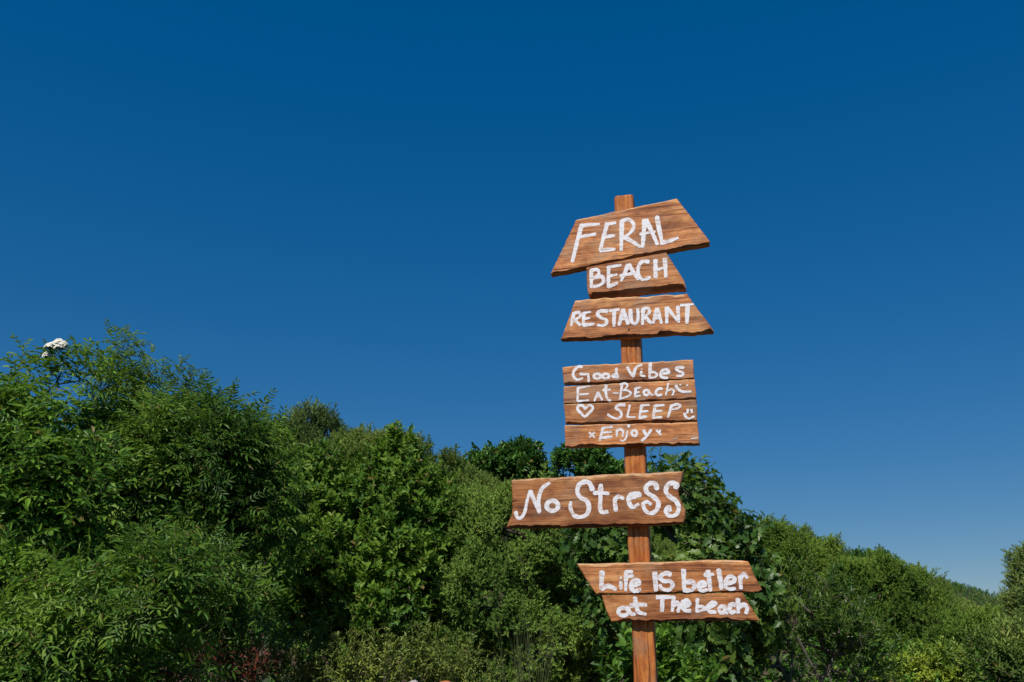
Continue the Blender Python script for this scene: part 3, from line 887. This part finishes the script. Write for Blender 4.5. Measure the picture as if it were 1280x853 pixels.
b6 = board('third of four close-set straight boards, with a heart and a smiling face',
    [(C2(88, 460), 't'), (C2(400, 450), 't'), (C2(800, 436), 't'), (C2(1102, 424), 's'), (C2(1108, 588), 'b'), (C2(700, 592), 'b'), (C2(300, 602), 'b'), (C2(102, 602), 's')],
    .035, .006, .004, .003, 16)
lettering(b6, [
    (S1, 44, 'h', [(490, 178), (440, 122), (372, 130), (360, 185), (420, 255), (480, 306), (545, 250), (612, 178), (600, 130), (545, 122), (490, 178)]),
    (S1, 42, 'c', [(1150, 112), (1045, 115), (1002, 165), (1075, 220), (1090, 285), (1040, 335), (950, 325), (862, 272)]),
    (S2, 32, 'l', [(95, 110), (50, 300)]), (S2, 30, 'l', [(48, 302), (182, 302)]),
    (S2, 40, 'l', [(285, 115), (245, 315)]), (S2, 34, 'l', [(280, 118), (402, 108)]), (S2, 34, 'l', [(265, 215), (382, 205)]), (S2, 38, 'l', [(242, 312), (360, 294)]),
    (S2, 42, 'l', [(500, 120), (465, 310)]), (S2, 38, 'l', [(495, 122), (640, 110)]), (S2, 36, 'l', [(485, 212), (610, 200)]), (S2, 42, 'l', [(462, 308), (600, 304)]),
    (S2, 40, 'l', [(762, 115), (705, 305)]), (S2, 38, 'c', [(758, 122), (850, 98), (902, 122), (868, 158), (775, 180)]),
    (S2, 34, 'l', [(1022, 180), (1014, 240)]), (S2, 34, 'l', [(1080, 180), (1086, 232)]), (S2, 36, 'c', [(966, 240), (988, 298), (1042, 324), (1122, 294)])], 6)

b7 = board('lowest of four close-set straight boards, a smear of white at its lower corner',
    [(C2(96, 620), 't'), (C2(500, 610), 't'), (C2(800, 604), 't'), (C2(1110, 594), 's'), (C2(1126, 762), 'b'), (C2(800, 768), 'b'), (C2(400, 776), 'b'), (C2(100, 782), 's')],
    .036, .009, .004, .003, 17, wave=.7)
lettering(b7, [
    (S1, 28, 'l', [(552, 568), (642, 652)]), (S1, 28, 'l', [(642, 568), (560, 652)]),
    (S1, 42, 'l', [(785, 495), (728, 698)]), (S1, 38, 'l', [(780, 496), (935, 480)]), (S1, 34, 'l', [(765, 576), (922, 560)]), (S1, 42, 'l', [(742, 664), (935, 640)]),
    (S1, 32, 'l', [(1018, 525), (1010, 642)]), (S1, 36, 'c', [(1012, 545), (1075, 520), (1120, 560), (1108, 632)]),
    (S2, 24, 'c', [(58, 530), (30, 640), (-15, 682), (-60, 670)]), (S2, 40, 'l', [(74, 428), (76, 462)]), (S2, 38, 'o', (165, 560, 42, 46)),
    (S2, 40, 'l', [(312, 510), (358, 595)]), (S2, 40, 'c', [(435, 505), (370, 600), (285, 680)]),
    (S2, 32, 'l', [(515, 510), (592, 588)]), (S2, 26, 'l', [(580, 508), (565, 560)]), (S2, 14, 'l', [(1078, 648), (1182, 635)]), (S2, 8, 'l', [(790, 655), (860, 630)])], 7)

b8 = board('longest plain board, notched at one end, with large rounded letters',
    [(N1(95, 150), 't'), (N1(300, 138), 't'), (N1(600, 122), 't'), (N1(900, 106), 't'), (N2(300, 118), 't'), (N2(700, 104), 't'), (N2(1062, 88), 's'), (N2(1000, 330), 's'), (N2(1012, 410), 's'), (N2(1085, 560), 's'), (N2(1066, 714), 'b'),
     (N2(640, 742), 'b'), (N2(300, 752), 'b'), (N1(700, 765), 'b'), (N1(300, 772), 'b'), (N1(30, 768), 's'), (N1(62, 680), 's'), (N1(104, 600), 's'), (N1(104, 441), 'n'), (N1(205, 421), 'n'), (N1(104, 432), 's')],
    .038, .010, .011, .003, 18, wave=.6)
lettering(b8, [
    (N1, 40, 'c', [(152, 565), (165, 622), (205, 648), (262, 580), (298, 420), (330, 300)]), (N1, 46, 'l', [(336, 300), (392, 430), (455, 572)]), (N1, 46, 'c', [(452, 560), (446, 400), (490, 265), (585, 195)]),
    (N1, 50, 'o', (622, 488, 74, 66)), (N1, 50, 'c', [(1138, 285), (1100, 200), (1040, 180), (965, 220), (942, 310), (985, 382), (1065, 428), (1092, 520), (1050, 608), (950, 632), (885, 590), (852, 505), (858, 445)]),
    (N2, 46, 'c', [(58, 255), (55, 400), (50, 540), (80, 588), (142, 580)]), (N2, 40, 'l', [(-25, 355), (60, 350), (155, 362)]),
    (N2, 44, 'l', [(242, 570), (232, 500), (226, 430)]), (N2, 44, 'c', [(226, 440), (268, 398), (332, 420)]),
    (N2, 50, 'c', [(402, 405), (470, 395), (525, 372), (470, 362), (412, 385), (394, 445), (440, 525), (518, 490)]), (N2, 34, 'l', [(430, 385), (490, 372)]),
    (N2, 46, 'c', [(742, 310), (718, 245), (660, 235), (606, 285), (622, 352), (700, 402), (756, 475), (730, 565), (660, 600), (598, 565), (572, 490), (618, 460), (662, 488)]),
    (N2, 46, 'c', [(958, 292), (985, 258), (930, 232), (866, 262), (848, 340), (900, 405), (968, 450), (1003, 530), (978, 608), (910, 634), (854, 602), (850, 548), (886, 522), (900, 565)])], 8)

b9 = board('board with pointed ends, first of the lowest pair',
    [(L1(52, 92), 't'), (L1(600, 80), 't'), (L1(1100, 70), 't'), (L2(500, 46), 't'), (L2(930, 54), 't'), (L2(1000, 68), 's'), (L2(1080, 250), 's'), (L2(1162, 402), 's'), (L2(1120, 426), 'b'), (L2(930, 428), 'b'), (L2(400, 438), 'b'), (L1(800, 455), 'b'), (L1(288, 458), 's'), (L1(160, 270), 's')],
    .036, .005, .010, .004, 19, wave=.5)
lettering(b9, [
    (L1, 50, 'l', [(358, 188), (346, 390)]), (L1, 46, 'c', [(345, 388), (430, 360), (520, 396)]), (L1, 40, 'l', [(578, 312), (580, 388)]), (L1, 30, 'l', [(576, 254), (580, 262)]),
    (L1, 40, 'l', [(642, 188), (636, 412)]), (L1, 36, 'l', [(638, 190), (712, 188)]), (L1, 34, 'l', [(640, 252), (725, 236)]),
    (L1, 44, 'c', [(712, 350), (796, 328), (770, 290), (715, 305), (696, 370), (740, 418), (815, 400)]), (L1, 48, 'l', [(980, 198), (998, 412)]),
    (L2, 42, 'c', [(82, 228), (40, 206), (-20, 225), (-48, 265), (0, 300), (72, 302), (104, 345), (60, 405), (-20, 390), (-48, 345)]),
    (L2, 44, 'l', [(232, 165), (238, 405)]), (L2, 44, 'c', [(245, 318), (335, 310), (364, 355), (330, 402), (235, 412)]),
    (L2, 36, 'c', [(425, 368), (488, 348), (470, 312), (418, 322), (408, 382), (450, 415), (512, 402)]),
    (L2, 42, 'l', [(520, 175), (552, 412)]), (L2, 38, 'l', [(480, 225), (585, 220)]), (L2, 46, 'l', [(648, 162), (682, 388)]),
    (L2, 38, 'c', [(722, 325), (815, 312), (836, 268), (790, 242), (738, 282), (728, 360), (780, 394), (842, 385)]),
    (L2, 42, 'l', [(902, 240), (912, 385)]), (L2, 40, 'c', [(905, 262), (948, 215), (986, 265)])], 9)

b10 = board('bottom board with slanted ends and a wavy lower edge',
    [(L1(352, 466), 'n'), (L1(900, 462), 'n'), (L2(400, 446), 'n'), (L2(930, 436), 's'), (L2(1030, 600), 's'), (L2(1132, 764), 's'), (L2(1110, 774), 'b'), (L2(600, 774), 'b'), (L1(900, 774), 'b'), (L1(470, 784), 's'), (L1(400, 640), 's')],
    .033, .010, .003, .004, 20, wave=.8)
lettering(b10, [
    (L1, 40, 'o', (608, 662, 60, 46)), (L1, 40, 'c', [(650, 600), (690, 678), (742, 690)]), (L1, 42, 'c', [(745, 495), (765, 600), (790, 665), (870, 690)]), (L1, 40, 'l', [(690, 590), (780, 575), (882, 582)]),
    (L1, 38, 'l', [(1000, 492), (1210, 488)]), (L1, 44, 'l', [(1072, 500), (1066, 655)]),
    (L2, 40, 'l', [(116, 490), (98, 655)]), (L2, 40, 'c', [(104, 595), (155, 556), (180, 600), (165, 660)]),
    (L2, 46, 'c', [(220, 595), (296, 572), (268, 532), (218, 560), (226, 620), (265, 650), (312, 650)]), (L2, 26, 'l', [(225, 580), (280, 560)]),
    (L2, 32, 'l', [(396, 508), (388, 662)]), (L2, 28, 'c', [(390, 600), (462, 606), (468, 640), (392, 662)]),
    (L2, 40, 'c', [(465, 635), (545, 605), (608, 572), (570, 556), (522, 602), (540, 660), (612, 665)]),
    (L2, 36, 'o', (686, 638, 36, 38)), (L2, 32, 'c', [(718, 590), (724, 650), (752, 690)]),
    (L2, 44, 'c', [(842, 580), (795, 580), (776, 630), (800, 670), (842, 658)]), (L2, 42, 'l', [(876, 510), (880, 675)]), (L2, 42, 'c', [(885, 610), (945, 580), (986, 620), (970, 682)])], 10)

def nail(brd, px, py):
    o, c, yf = brd
    q = on_plane(px, py, yf) - c
    bm = bmesh.new()
    bmesh.ops.create_cone(bm, cap_ends=True, segments=10, radius1=.0042, radius2=.0036, depth=.003, matrix=Matrix.Translation((q[0], -.0012, q[1])) @ Matrix.Rotation(R(90), 4, 'X'))
    me = bpy.data.meshes.new('nail'); bm.to_mesh(me); bm.free(); me.materials.append(M['steel'])
    n = bpy.data.objects.new('nail', me); COL.objects.link(n); n.parent = o
nail(b3, *C7(585, 622))
nail(b2, *C7(586, 180))

# ------------------------------------------------------------------ vegetation
def lob(ls, Y): return lobes_px(ls, Y)
def ex(ls):                          # leading shoots: (px, py, Y, lean)
    return (np.array([P(a, b, y) for a, b, y, _ in ls]), np.array([[l, -.1, 1.0] for *_, l in ls]))

# --- the tall shrubs at the left edge
C_, R_ = lob([(45, 580, 75, 68), (-40, 605, 80, 100), (50, 680, 110, 110), (30, 800, 120, 110), (18, 522, 12, 22), (68, 510, 13, 26), (106, 535, 14, 24)], 6.0)
elder, _ = plant('elder_shrub', 'tall leafy shrub at the left edge topped by a cream flower head', 'shrub', 'elder', 'elder', C_, R_, 850, 1, 1.08, shell=.6, gap=-.08,
    extra=ex([(22, 466, 6, -.1), (24, 478, 6, -.3), (64, 466, 6, 0), (78, 464, 6, .3), (94, 466, 6, .6), (100, 476, 6, .9), (52, 478, 6, -.4), (108, 458, 6, 1.2), (10, 494, 6, -.5), (72, 474, 6, .1), (66, 464, 5.95, 0), (84, 460, 6, .5)]), stems=5, spread=.35, r_max=.03)
C_, R_ = lob([(160, 590, 88, 58), (156, 528, 20, 40), (156, 492, 9, 16), (218, 540, 16, 26), (248, 560, 16, 20), (190, 650, 100, 90), (275, 610, 65, 80), (300, 700, 55, 80)], 6.5)
ash, _ = plant('ash_shrub', 'tall shrub with a pointed leafy spire rising highest on the left', 'shrub', 'ash', 'ash', C_, R_, 900, 2, 1.02, shell=.65, gap=-.08,
    extra=ex([(156, 430, 6.5, -.05), (150, 440, 6.5, -.6), (163, 441, 6.5, .6), (156, 450, 6.5, 0), (145, 456, 6.5, -.8), (168, 455, 6.5, .8), (156, 462, 6.5, .1), (148, 468, 6.5, -.5), (164, 468, 6.5, .5), (138, 476, 6.5, -.9), (176, 475, 6.5, .9), (157, 482, 6.5, 0), (145, 488, 6.5, -.4), (169, 488, 6.5, .4), (142, 474, 6.5, -.8), (172, 472, 6.5, .8), (184, 482, 6.5, 1), (134, 486, 6.5, -.9), (224, 472, 6.5, .2), (216, 480, 6.5, -.4), (232, 480, 6.5, .5), (236, 492, 6.5, .7), (210, 498, 6.5, -.3), (250, 514, 6.5, 1.2), (240, 504, 6.5, .6), (205, 508, 6.5, -.2)]), stems=5, spread=.3, r_max=.03)
C_, R_ = lob([(140, 790, 85, 60), (70, 830, 80, 60), (190, 760, 55, 50)], 5.4)
plant('ash_shrub', 'low shrub with long narrow leaflets in the lower left corner, nearest the viewer', 'shrub', 'ash', 'ash', C_, R_, 260, 3, 1.15, shell=.8, stems=4, spread=.3, r_max=.02)

# --- flower head on the elder
def umbel(px, py, Y):
    rng = np.random.default_rng(5)
    o = P(px, py + 20, Y)
    root = empty('elderflower', o)
    tag(root, 'cream elderflower head standing above the shrub at the left edge', 'flower')
    g = G(); s = G()
    k = mpp(Y)
    for cx, cz, rx in ((-1, 20, 8), (7, 16, 7), (-7, 17, 7), (3, 23, 7), (-11, 6, 4), (11, 19, 5)):
        c = np.array([cx * k, rng.uniform(-.02, .02), cz * k])
        stick(s, (0, 0, 0), c - [0, 0, 2.5 * k], .0022, .0014)
        for i in range(190):
            a, q = rng.uniform(0, 6.28), math.sqrt(rng.random())
            p = c + np.array([math.cos(a) * q * rx * k, math.sin(a) * q * rx * k, (1 - q * q) * 6 * k + rng.normal() * .6 * k])
            if i % 3 == 0: stick(s, c - [0, 0, 2.5 * k], p, .0009, .0006)
            nrm = unit(np.array([math.cos(a) * q * .7, math.sin(a) * q * .7 - .7, 1]) + rng.normal(size=3) * .25)
            X = frame(nrm, [1, 0, .1]); r = .0082 * rng.uniform(.7, 1.2)
            v = []
            for j in range(10):
                t = j * math.pi / 5; rr = r * (1 if j % 2 == 0 else .55); v.append((math.cos(t) * rr, math.sin(t) * rr, .0015 * (j % 2 == 0)))
            g.add(v, [tuple(range(10))], 0, X, p)
    v, l, z, m = g.arr(); mesh_from('floret_cluster', v, l, z, [M['petal']], None, root)
    v, l, z, m = s.arr(); mesh_from('stalk', v, l, z, [M['stem']], None, root)
umbel(66, 431, 5.85)

# --- middle distance, left to centre
C_, R_ = lob([(278, 560, 48, 42), (330, 585, 40, 45), (300, 640, 60, 60), (245, 600, 50, 60)], 12)
plant('rounded_tree', 'dark green round-topped tree behind the tall shrubs on the left', 'tree', 'dome', 'dome', C_, R_, 1500, 6, 1.25, shell=.35, gap=-.35, stems=4, r_max=.06)
C_, R_ = lob([(368, 562, 32, 30), (408, 570, 34, 32), (384, 535, 17, 20), (408, 540, 12, 18), (430, 595, 32, 36), (450, 570, 22, 22), (380, 600, 40, 36)], 14)
plant('juniper_tree', 'grey-green feathery juniper tree on the skyline left of centre', 'tree', 'juniper', 'juniper', C_, R_, 1800, 7, 1.5, shell=.5, gap=-.25, gap_scale=4, up=1.6, stems=4, r_max=.05,
    extra=ex([(376, 514, 14, 0), (372, 522, 14, -.2), (384, 520, 14, .2), (402, 524, 14, .1), (398, 532, 14, 0), (358, 532, 14, -.2), (424, 545, 14, .3), (430, 553, 14, .2), (378, 525, 14, 0), (346, 546, 14, -.3), (410, 532, 14, .2), (416, 540, 14, .2)]))
C_, R_ = lob([(480, 640, 70, 60), (425, 650, 62, 66), (498, 590, 34, 32), (500, 564, 18, 22), (535, 650, 42, 56), (450, 740, 74, 60), (380, 730, 45, 60), (525, 730, 40, 50), (400, 615, 40, 40), (440, 700, 60, 44, -.5), (490, 700, 46, 40, -.5), (470, 770, 60, 40, -.6), (400, 680, 40, 34, -.4)], 8.2)
plant('oak_sapling', 'yellow-green broadleaved tree with thin dark trunks, left of centre', 'tree', 'broad', 'broad', C_, R_, 2600, 8, 1.0, shell=.7, gap=-.12, extra=ex([(503, 540, 8.2, 0), (496, 547, 8.2, -.5), (510, 548, 8.2, .5), (503, 552, 8.2, .1), (492, 556, 8.2, -.6), (514, 557, 8.2, .6)]), stems=3, spread=.35, r_tip=.002, r_max=.032)
C_, R_ = lob([(548, 612, 36, 36), (588, 640, 36, 40), (535, 586, 20, 16), (558, 590, 14, 16), (592, 616, 18, 16), (470, 570, 34, 24), (440, 576, 26, 24), (510, 576, 30, 22)], 13)
plant('tamarisk_shrub', 'dull olive feathery shrub on the skyline left of the signpost', 'shrub', 'olive', 'olive', C_, R_, 2100, 9, 1.3, shell=.45, gap_scale=4, stems=4)
C_, R_ = lob([(630, 598, 44, 34), (655, 576, 18, 20), (602, 606, 24, 28), (636, 574, 16, 16), (678, 604, 18, 20)], 16)
plant('evergreen_oak', 'dark evergreen oak on the skyline left of the long notched board', 'tree', 'oak', 'oak', C_, R_, 1500, 10, 1.35, shell=.5, gap=-.2, stems=3)
C_, R_ = lob([(735, 596, 38, 22), (706, 584, 11, 16), (738, 582, 18, 16), (764, 596, 12, 14)], 15)
plant('evergreen_oak', 'small dark evergreen oak behind the post just under the four close-set boards', 'tree', 'oak', 'oak', C_, R_, 1100, 11, 1.3, shell=.5, gap=-.15, stems=3)
C_, R_ = lob([(655, 680, 70, 58), (615, 735, 75, 70), (720, 720, 60, 55), (690, 790, 85, 60), (600, 670, 46, 44), (580, 790, 55, 60), (640, 830, 80, 50), (560, 720, 40, 50)], 8.2)
plant('juniper_bush', 'large dense grey-green juniper bush in the centre, left of the post', 'bush', 'heath', 'heath', C_, R_, 5400, 12, .95, shell=.42, gap=-.08, gap_scale=6.5, up=.8, stems=6, spread=.5, r_max=.02)

# --- right of the post
C_, R_ = lob([(842, 642, 46, 46), (832, 596, 18, 18), (858, 604, 18, 20), (884, 668, 34, 34), (765, 682, 46, 30), (920, 690, 22, 22), (870, 755, 66, 60), (930, 750, 42, 46), (795, 770, 46, 54), (870, 825, 80, 40)], 7.2)
plant('fig_tree', 'fig tree with large lobed dark leaves right behind the post', 'tree', 'fig', 'fig', C_, R_, 1900, 13, .9, shell=.6, gap=-.08, up=.5, bark='palebark', stems=5, spread=.4, r_tip=.0035,
    extra=ex([(826, 576, 7.2, 0), (844, 578, 7.2, .2), (860, 578, 7.2, 0), (872, 586, 7.2, .3), (880, 598, 7.2, .6), (818, 582, 7.2, -.4), (932, 652, 7.2, .8), (915, 655, 7.2, .3), (884, 622, 7.2, .7), (898, 640, 7.2, .6)]))
C_, R_ = lob([(1000, 790, 75, 65), (1055, 830, 60, 45), (950, 830, 60, 45), (1040, 770, 40, 40)], 7.8)
plant('leafy_bush', 'dull narrow-leaved bush with bare pale twigs, right of the fig tree', 'bush', 'lance', 'fig', C_, R_, 420, 14, .8, shell=.7, gap=.0, bark='palebark', stems=5, spread=.4, r_tip=.0022, r_max=.018)
C_, R_ = lob([(1284, 738, 18, 32), (1300, 785, 30, 40), (1286, 712, 9, 16)], 9.5)
plant('juniper_tree', 'spiky juniper cut off by the right edge of the view', 'tree', 'juniper', 'juniper', C_, R_, 1700, 15, 1.1, shell=.9, up=1.2, gap=-.7, stems=3)
C_, R_ = lob([(1252, 842, 40, 34), (1292, 838, 42, 44)], 8.2)
plant('willow_leaved_shrub', 'shrub with narrow grey-green leaves in the lower right corner', 'shrub', 'lance', 'olive', C_, R_, 420, 16, .8, shell=.8, gap=-.1, stems=5, spread=.3)
C_, R_ = lob([(1150, 848, 34, 24), (1185, 838, 26, 24), (1120, 856, 24, 20)], 9.0)
plant('yellow_green_bush', 'bright yellow-green bush low at the bottom, left of the lower right corner', 'bush', 'yellow', 'yellow', C_, R_, 420, 17, .75, shell=.6, gap=-.2, stems=5, spread=.3)
C_, R_ = lob([(1095, 752, 50, 44), (1130, 795, 54, 48), (1062, 738, 34, 30), (1080, 805, 50, 50), (1146, 748, 26, 28), (1110, 722, 16, 20)], 14)
plant('juniper_bush', 'broad olive-green juniper bush in the middle of the right-hand slope', 'bush', 'heath', 'scrub', C_, R_, 3200, 18, 1.3, shell=.45, gap=-.05, gap_scale=5.5, up=.8, stems=6, spread=.5, r_max=.025)
C_, R_ = lob([(1188, 790, 32, 28), (1160, 797, 28, 28), (1200, 776, 16, 16)], 17)
plant('scrub_bush', 'dusky olive bush right of the broad juniper on the slope', 'bush', 'olive', 'olive', C_, R_, 1000, 19, 1.5, shell=.4, gap=-.2, up=.9, stems=4)
C_, R_ = lob([(1225, 802, 36, 24), (1248, 788, 22, 18), (1200, 816, 34, 26)], 13)
plant('scrub_bush', 'pale yellow-green bush above the shrub in the lower right corner', 'bush', 'heath', 'scrub', C_, R_, 1100, 20, 1.2, shell=.4, gap=-.2, stems=4)
C_, R_ = lob([(985, 690, 36, 26), (1010, 708, 40, 30), (960, 678, 22, 18)], 15)
plant('scrub_bush', 'mid-green bush on the slope directly right of the pointed lower boards', 'bush', 'heath', 'scrub', C_, R_, 1500, 21, 1.2, shell=.4, gap=-.15, stems=4)

# --- bushes spread over the hillside: built once per kind, then copied
rngH = np.random.default_rng(77)
def proto_bush(name, kind, mat, seed, n, sc):
    C0 = np.array([[0, 0, .75], [.55, .05, .55], [-.5, -.05, .6], [.1, -.1, 1.15]]); R0 = np.array([[.7, .65, .6], [.5, .5, .5], [.55, .5, .5], [.42, .4, .42]])
    root, _ = plant(name, None, None, kind, mat, C0, R0, n, seed, sc, shell=.5, gap=-.08, gap_scale=4.5, up=.9, base=(0, 0, -.1), stems=4, ground=False)
    return root
hill_kinds = [
    ('hillside_bush', 'heath', 'scrub', 'yellow-green rounded bush on the hillside, one of many alike', 'yellow-green bushes on the hillside'),
    ('hillside_juniper', 'heath', 'olive', 'olive feathery bush on the hillside, one of many alike', 'olive bushes on the hillside'),
    ('hillside_oak', 'oak', 'oak', 'dark green low oak on the hillside, one of many alike', 'dark oaks on the hillside')]
protos = []
for k, (nm, kind, mat, lab, grp) in enumerate(hill_kinds):
    for v_ in range(2):
        b_ = proto_bush(nm, kind, mat, 200 + k * 10 + v_, 950, 1.45)
        tag(b_, lab, 'bush', grp)
        protos.append((k, b_))
used = set()
def put_bush(k, x, y, size, sink=.15):
    opts = [i for i, (kk, _) in enumerate(protos) if kk == k]
    i = opts[int(rngH.integers(len(opts)))]
    o = protos[i][1] if i not in used else copy_tree(protos[i][1])
    used.add(i)
    o.location = (x, y, float(terrain(x, y)) - sink)
    o.rotation_euler = (0, 0, rngH.uniform(0, 6.28))
    if x / y > .45: size *= .62
    o.scale = (size, size, size * rngH.uniform(.85, 1.15))
# rows of bushes climbing to the crest
for y0, y1, n, s0, s1 in ((15, 20, 18, .55, .85), (20, 27, 30, .65, .95), (27, 36, 44, .75, 1.1), (36, 47, 70, .8, 1.2)):
    for i in range(n):
        y = rngH.uniform(y0, y1)
        half = y * .62
        x = -half * .55 + (half * 1.6) * (i + rngH.uniform(.1, .9)) / n
        if x < -2 and y < 20: continue
        k = int(rngH.choice(3, p=[.5, .34, .16]))
        put_bush(k, x, y, rngH.uniform(s0, s1))
for i, (k, b_) in enumerate(protos):
    if i not in used: put_bush(k, 10 + i, 30, 1)

# --- low plants along the bottom of the view
def small_plant(name, label, cat, kind, mat, px, py, Y, w, h, n, seed, group=None, sc=1.0, up=1.6, bark='stem'):
    C_, R_ = lob([(px, py, w, h)], Y)
    base = np.array([C_[0][0], C_[0][1], float(terrain(C_[0][0], C_[0][1])) - .03])
    return plant(name, label, cat, kind, mat, C_, R_, n, seed, sc, group, shell=.9, gap=-.6, up=up, bark=bark, base=base, stems=3, spread=.08, r_tip=.0016, r_max=.012)
wl = 'yellow-green leafy weed among the low plants along the bottom edge'
for i, (px, py, Y, w, h) in enumerate([(345, 835, 7.0, 24, 26), (385, 842, 7.1, 24, 24), (425, 838, 7.0, 26, 24), (465, 846, 6.9, 26, 22), (505, 840, 7.2, 26, 24), (545, 832, 7.3, 26, 26), (300, 846, 7.2, 20, 20), (580, 848, 7.0, 24, 22)]):
    small_plant('weed', wl, 'weed', 'weed', 'weed', px, py, Y, w, h, 46, 300 + i, 'weeds along the bottom edge', .8)
for i, (px, py, Y, w, h) in enumerate([(225, 842, 6.1, 24, 18), (258, 850, 6.2, 24, 16), (312, 844, 6.3, 14, 14), (242, 806, 7.0, 26, 20), (276, 830, 6.5, 22, 16)]):
    small_plant('red_leaved_plant', 'dry twiggy plant with red leaves low on the left of the bottom edge', 'plant', 'red', 'red', px, py, Y, w, h, 26, 330 + i, 'red-leaved plants at the bottom edge', .8, bark='dry')
small_plant('leafy_plant', 'bright green broad-leaved plant at the foot of the post', 'plant', 'broad', 'elder', 795, 835, 6.2, 40, 30, 60, 350, None, 1.1)
small_plant('leafy_plant', 'bright green plant with broad leaves at the bottom right of the post', 'plant', 'broad', 'elder', 850, 842, 6.3, 34, 28, 50, 351, None, 1.1)

def broom(px, py, Y, seed):
    rng = np.random.default_rng(seed)
    c = P(px, py, Y); base = np.array([c[0], c[1], float(terrain(c[0], c[1]))])
    root = empty('broom_plant', base)
    tag(root, 'clump of thin upright green broom stems in front of the large juniper bush', 'plant')
    top = P(px, 745, Y)[2] - base[2]
    a, b, r0, r1 = [], [], [], []
    for i in range(60):
        q = np.array([rng.normal() * .07, rng.normal() * .06, 0]); h = top * (1.02 - .32 * rng.random() ** .8)
        lean = np.array([rng.normal() * .085, rng.normal() * .08, 0])
        prev = q
        for s in (.35, .7, 1.0):
            p = q + lean * s * s * 1.3 + np.array([0, 0, h * s]) + rng.normal(size=3) * .006
            a.append(prev); b.append(p); r0.append(.0026 * (1.2 - s * .7)); r1.append(.0026 * (1.05 - s * .75)); prev = p
    v, l, s = tubes(np.array(a), np.array(b), np.array(r0), np.array(r1), 4)
    mesh_from('stem_clump', v, l, s, [M['stem']], None, root)
broom(655, 800, 6.8, 9)

# --- ground cover over bank and slope (uncountable)
def cover(name, label, kind, mat, n, yr, seed, sc, xr=.75, hgt=(.0, .35)):
    rng = np.random.default_rng(seed)
    y = yr[0] + (yr[1] - yr[0]) * rng.random(n) ** .8
    x = (rng.random(n) * 2 - 1) * y * xr
    z = terrain(x, y) + rng.uniform(hgt[0], hgt[1], n)
    p = np.stack([x, y, z], 1)
    ax = rng.normal(size=(n, 3)) * .5 + np.array([0, -.2, 1])
    v, l, s, m = stamp(kind, p, ax, sc * rng.uniform(.7, 1.4, n), rng)
    o = mesh_from(name, v, l, s, [M[mat], M['stem']], m)
    tag(o, label, 'undergrowth', kind='stuff')
cover('undergrowth', 'low green undergrowth covering the bank beneath the shrubs', 'broad', 'dome', 4200, (5.2, 15), 401, .85, .7, (0, .3))
cover('hillside_scrub', 'low green scrub covering the hillside between the bushes', 'scrub', 'scrub', 9000, (14, 52), 402, 2.6, .75, (0, .5))

# --- bits on the ground at the bottom edge
def rock(name, label, cat, px, py, Y, w, h, mat, seed):
    rng = np.random.default_rng(seed)
    bm = bmesh.new(); bmesh.ops.create_icosphere(bm, subdivisions=3, radius=1)
    v = np.array([x.co for x in bm.verts]); nz = noise3(v, 2.2, seed) * .16 + noise3(v, 6, seed + 1) * .05
    k = mpp(Y)
    for x, q in zip(bm.verts, nz): x.co = Vector((x.co.x * w * k * (1 + q), x.co.y * w * k * (1 + q), x.co.z * h * k * (1 + q)))
    me = bpy.data.meshes.new(name); bm.to_mesh(me); bm.free(); me.materials.append(M[mat])
    for p in me.polygons: p.use_smooth = False
    o = bpy.data.objects.new(name, me); COL.objects.link(o); o.location = P(px, py, Y)
    tag(o, label, cat)
rock('stone', 'pale grey stone at the bottom edge among the weeds', 'stone', 516, 861, 6.2, 9, 9, 'stone', 3)
rock('clay_lump', 'small orange clay lump at the bottom edge beside the grey stone', 'stone', 557, 861, 6.2, 10, 9, 'clay', 4)

# --- the farther ridge at the right
def far_hill():
    xs = np.linspace(-200, 420, 120); ys = np.linspace(260, 620, 50)
    X, Y = np.meshgrid(xs, ys)
    prof = np.interp(X, [-200, 120, 150, 178, 205, 260, 420], [44, 40, 36, 27.0, 17.0, 4, -2])
    ridge = np.exp(-((Y - 400) / 75.0) ** 2)
    Z = prof * ridge - 4 * (1 - ridge) + 1.2 * np.sin(X * .13 + Y * .07) * ridge
    nx, ny = len(xs), len(ys)
    i = np.arange(nx * ny).reshape(ny, nx)
    q = np.stack([i[:-1, :-1], i[:-1, 1:], i[1:, 1:], i[1:, :-1]], -1).reshape(-1)
    o = mesh_from('far_hill', np.stack([X.ravel(), Y.ravel(), Z.ravel()], 1), q, np.full(len(q) // 4, 4), [M['ground']], smooth=True)
    tag(o, kind='structure')
    rng = np.random.default_rng(8)
    n = 9000
    x = rng.uniform(60, 300, n); y = rng.uniform(300, 410, n)
    r = np.exp(-((y - 400) / 75.0) ** 2)
    z = np.interp(x, [-200, 120, 150, 178, 205, 260, 420], [44, 40, 36, 27.0, 17.0, 4, -2]) * r - 4 * (1 - r) + 1.2 * np.sin(x * .13 + y * .07) * r
    v, l, s, m = stamp('scrub', np.stack([x, y, z], 1), rng.normal(size=(n, 3)) * .4 + [0, -.2, 1], 12 * rng.uniform(.6, 1.4, n), rng)
    o = mesh_from('distant_wood', v, l, s, [M['far'], M['far']], m)
    tag(o, 'dark wooded slope of the farther ridge seen at the right', 'wood', kind='stuff')
far_hill()
